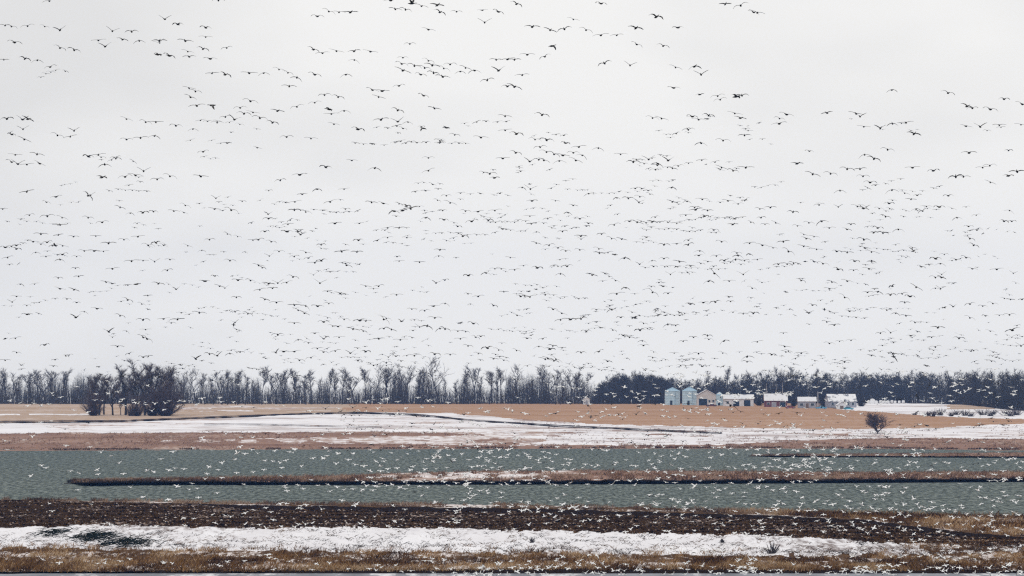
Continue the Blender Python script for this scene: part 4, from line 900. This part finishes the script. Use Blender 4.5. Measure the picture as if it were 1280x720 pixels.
whites_t = {(0, 440): "505,502 555,520 595,556 207,568 230,580 155,620 352,597 395,606 487,590 490,613 618,610 735,594 768,600 805,536 865,500 845,592 875,582 920,586 1185,506 1225,510 1110,556 1175,538 1045,576 1090,590 1183,606 1265,602 1035,610 790,640 1025,636 1110,630 960,658 1218,662 390,690 655,678 885,672 945,688 985,684 450,476 330,470 35,490 965,482 1060,492 1200,476 1258,490 475,242 600,250 690,258 728,264 775,260 760,295 820,290 440,302 100,255 50,245 140,270 170,258 205,270 245,262 985,262 1010,234 1100,230 1105,250 1165,252 920,248 980,202 540,208 590,200 25,445 120,440 160,424 1010,430",
 (320, 440): "410,508 485,508 355,520 45,544 150,544 40,590 285,532 335,532 130,580 225,572 400,560 495,564 540,572 600,548 640,548 725,526 785,574 835,552 885,548 905,520 960,518 1030,514 1165,498 1130,520 1065,540 1165,542 570,596 660,586 660,602 900,585 955,580 845,588 1110,572 1180,580 1215,490 1260,490 125,620 275,640 210,666 150,680 155,696 235,684 310,668 360,664 405,676 440,690 485,686 370,698 550,670 585,692 620,660 745,686 465,236 550,254 590,240 630,240 655,236 710,250 810,230 860,245 620,258 960,255 270,296 750,282 1150,300 1140,644 1050,645 940,650 885,648 1000,656 740,650 1225,664 780,634 470,408 330,414 550,440 290,440"}
for (tx, ty), txt in whites_t.items():
    for w in txt.split():
        X, Y = w.split(','); birds.append((tx+float(X)/4, ty+float(Y)/4, max(8.5, rnd.gauss(11, 1.2)), rnd.choice('llgvvaag'), rnd.gauss(0, 10), 'w'))

def scatter(n, x0, x1, y0, y1, size, sd, white, xpow=1.0, cl=26, poses='llgvvaagw'):
    k = 0
    while k < n:
        m = min(n-k, rnd.choice((1, 1, 2, 3, 4, 5))); cx = x0+(x1-x0)*rnd.random()**xpow; cy = rnd.uniform(y0, y1)
        for q in range(m):
            x = cx+rnd.gauss(0, cl)*(m > 1); yy = cy+rnd.gauss(0, 3)*(m > 1)
            if not (2 < x < 1278 and y0-3 < yy < y1+4): continue
            birds.append((x, yy, max(5, rnd.gauss(size, sd)), rnd.choice(poses), rnd.gauss(0, 12), 'w' if rnd.random() < white else 'd'))
        k += m
# smaller, farther birds in the sky
scatter(90, 0, 1280, 130, 250, 9.5, 2, 0, 1.0, 18, 'aagl'); scatter(260, 0, 1280, 250, 360, 7.5, 1.8, 0, 0.9, 16, 'aagl'); scatter(280, 0, 1280, 360, 455, 7.0, 1.8, 0, 0.9, 16, 'aagl')
scatter(230, 0, 1280, 440, 476, 8, 1.8, 0.05, 1.0, 22)
def skeins(n, y0, y1, size, sd):
    k = 0
    while k < n:
        m = rnd.choice((3, 4, 5, 6, 7, 9, 12)); x = rnd.uniform(-20, 1260); yy = rnd.uniform(y0, y1); sl = rnd.gauss(0, .12); sz = max(5.5, rnd.gauss(size, sd))
        for q in range(m):
            x += sz*rnd.uniform(.55, 1.5); yy += sl*sz+rnd.gauss(0, 1.6)
            if 2 < x < 1278 and 5 < yy < 472: birds.append((x, yy, max(5, rnd.gauss(sz, .7)), rnd.choice('aaggl'), rnd.gauss(0, 9), 'd'))
        k += m
skeins(40, 90, 220, 11, 1.5); skeins(170, 220, 340, 9, 1.5); skeins(260, 330, 462, 8, 1.4)
# over the trees, fields, lake and bank
scatter(70, 0, 1280, 470, 503, 9.5, 1.3, .7, .9); scatter(170, 700, 1280, 466, 503, 10, 1.3, .88)
scatter(60, 0, 600, 503, 545, 9.5, 1.4, .5); scatter(340, 420, 1280, 505, 560, 10, 1.5, .66)
scatter(300, 520, 1280, 558, 590, 10.3, 1.3, .95); scatter(36, 320, 660, 560, 590, 10, 1.3, .85); scatter(125, 440, 1280, 588, 606, 10.5, 1.2, .97)
scatter(26, 320, 640, 606, 632, 11, 1.2, .95); scatter(210, 520, 1280, 606, 642, 10.8, 1.3, .97); scatter(18, 0, 300, 606, 660, 11, 1.2, .9)
scatter(20, 60, 420, 635, 662, 11, 1.2, 1); scatter(150, 430, 1280, 634, 668, 10.5, 1.2, .99, .8); scatter(26, 1000, 1280, 645, 680, 10.5, 1.2, 1)
scatter(22, 640, 1280, 664, 690, 11.5, 1.2, .95); scatter(75, 850, 1280, 682, 712, 11, 1.2, 1); scatter(65, 280, 900, 692, 714, 11, 1.2, 1, .8); scatter(12, 60, 300, 700, 716, 11.5, 1.2, 1)
scatter(110, 480, 1280, 708, 718, 12.5, 1.2, 1, .8, 14)
for q in range(42):
    birds.append((rnd.uniform(560, 1275), rnd.uniform(716.5, 719.5), 12.0, 's', 0, 'w'))

sky_bands = [(-5, 60, 'at top edge'), (60, 130, 'very high'), (130, 200, 'high'), (200, 270, 'upper mid-sky'), (270, 340, 'mid-sky'), (340, 400, 'low sky'), (400, 462, 'just over treetops'), (462, 506, 'before the trees'), (506, 562, 'before far fields'), (562, 590, 'over far water'), (590, 607, 'over long spit'), (607, 636, 'over near water'), (636, 668, 'over ploughed field'), (668, 692, 'over snow strip'), (692, 705, 'over bank grass'), (705, 716, 'at bank edge'), (716, 730, 'on the ice')]
col_names = [(0, 105, 'leftmost bare trees'), (105, 235, 'dark near clump'), (235, 345, 'trees past clump'), (345, 480, 'left-middle trees'), (480, 610, 'tallest bare tree'), (610, 740, 'last bare trees'), (740, 830, 'rounded wood'), (830, 905, 'grain bins'), (905, 990, 'long white-roofed shed'), (990, 1075, 'snowy house'), (1075, 1180, 'lone bush'), (1180, 1300, 'right-hand wood')]
def cell(x, yy):
    return [b[2] for b in sky_bands if b[0] <= yy < b[1]][0], [c[2] for c in col_names if c[0] <= x < c[1]][0]

# distance from size: a goose spans about 1.45 m
placed = []
for (x, yy, size, pose, roll, colr) in birds:
    x = min(1278, max(2, x)); span = 1.45
    if pose == 's':
        D = 24*FPX/(yy-HOR); D = min(D, 689.0); pt = Vector(((x-640)/FPX*D, D, .02))
    else:
        D = span*FPX/size
        if yy > 498:   # stay in front of and above the ground
            Dmax = (CAM_H-1.6)*FPX/(yy-HOR) if yy > 562 else float(far_D(min(max(yy, 503), 562)))*.93
            D = min(D, Dmax)
        else: D = min(D, 2600)
        pt = Vector(((x-640)/FPX*D, D, CAM_H-(yy-HOR)*D/FPX))
    yaw = (rnd.choice((0, math.pi)) if colr == 'd' else 0.0)+rnd.gauss(0, .3 if colr == 'd' else .6) if rnd.random() < .975 else rnd.random()*6.28
    if pose == 's': yaw = rnd.random()*6.28
    pitch = 0 if pose == 's' else math.radians(rnd.gauss(5, 5) if colr == 'd' else rnd.gauss(14, 8))
    rot = Euler((pitch, math.radians(roll)*(1 if math.cos(yaw) > 0 else -1), yaw), 'XYZ')
    placed.append((FPX/D, pt, rot, pose, colr, x, yy, rnd.uniform(.93, 1.06) if colr == 'd' or pose == 's' else min(1.0, max(.68, size*D/(1.45*FPX)))))
placed.sort(key=lambda b: -b[0])
pick = {'d': 0, 'w': 0}; single = []; rest = {'d': [], 'w': []}
for b in placed:
    if pick[b[4]] < 300: pick[b[4]] += 1; single.append(b)
    else: rest[b[4]].append(b)
cells = {}
for b in single: cells.setdefault((b[4],)+cell(b[5], b[6]), []).append(b)
for key, bl in cells.items():
    bl.sort(key=lambda b: b[5])
    for i, (sz, pt, rot, pose, colr, x, yy, sc) in enumerate(bl):
        o = link('shaded_goose' if colr == 'd' else 'white_goose', GM[colr+pose]); o.location = pt; o.rotation_euler = rot; o.scale = (sc, sc, sc)
        who = 'shade-painted goose' if colr == 'd' else 'white goose'
        rank = '' if len(bl) == 1 else (', leftmost' if i == 0 else ', rightmost' if i == len(bl)-1 else ', '+ORD[i]+' from left')
        place = key[1]
        if yy < 462: lab = f'{who}, {WORD[pose]}{rank}, {place}, above {key[2]}'
        else: lab = f'{who}, {WORD[pose]}{rank}, {place}, below {key[2]}' if yy > 506 else f'{who}, {WORD[pose]}{rank}, {place}, at {key[2]}'
        lab = ' '.join(lab.split()[:16])
        props(o, lab, 'goose', 'shade-painted geese of the flock in the sky' if colr == 'd' else 'white geese flying low over the lake and fields')
for colr, nm, lab in (('d', 'shaded_goose_flock', 'the many small distant shade-painted geese filling the sky'), ('w', 'white_goose_flock', 'the many smaller white geese low over land and water')):
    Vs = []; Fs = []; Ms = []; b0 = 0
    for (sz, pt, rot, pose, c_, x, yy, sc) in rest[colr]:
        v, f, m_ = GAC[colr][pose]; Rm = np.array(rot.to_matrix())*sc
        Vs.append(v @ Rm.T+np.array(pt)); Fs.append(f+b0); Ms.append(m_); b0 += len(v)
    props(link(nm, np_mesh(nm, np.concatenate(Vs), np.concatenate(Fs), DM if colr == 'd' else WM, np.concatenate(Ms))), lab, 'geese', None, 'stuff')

# ------------------------------------------------------------------ thin air between here and the far trees
hz = MB().box(-2700, 2700, -700, 3850, -4, 110).build('haze', M['snow']); hz.data.materials.clear()
hm = bpy.data.materials.new('haze_air'); hm.use_nodes = True; hn = hm.node_tree; hn.nodes.clear()
ho = hn.nodes.new('ShaderNodeOutputMaterial'); hv = hn.nodes.new('ShaderNodeVolumePrincipled')
hv.inputs['Color'].default_value = (0.20, 0.44, 1.0, 1); hv.inputs['Density'].default_value = 4.6e-5; hv.inputs['Anisotropy'].default_value = 0.0
hn.links.new(hv.outputs['Volume'], ho.inputs['Volume']); hz.data.materials.append(hm); props(hz, 'pale blue air over the whole lake and fields', 'haze', None, 'stuff')
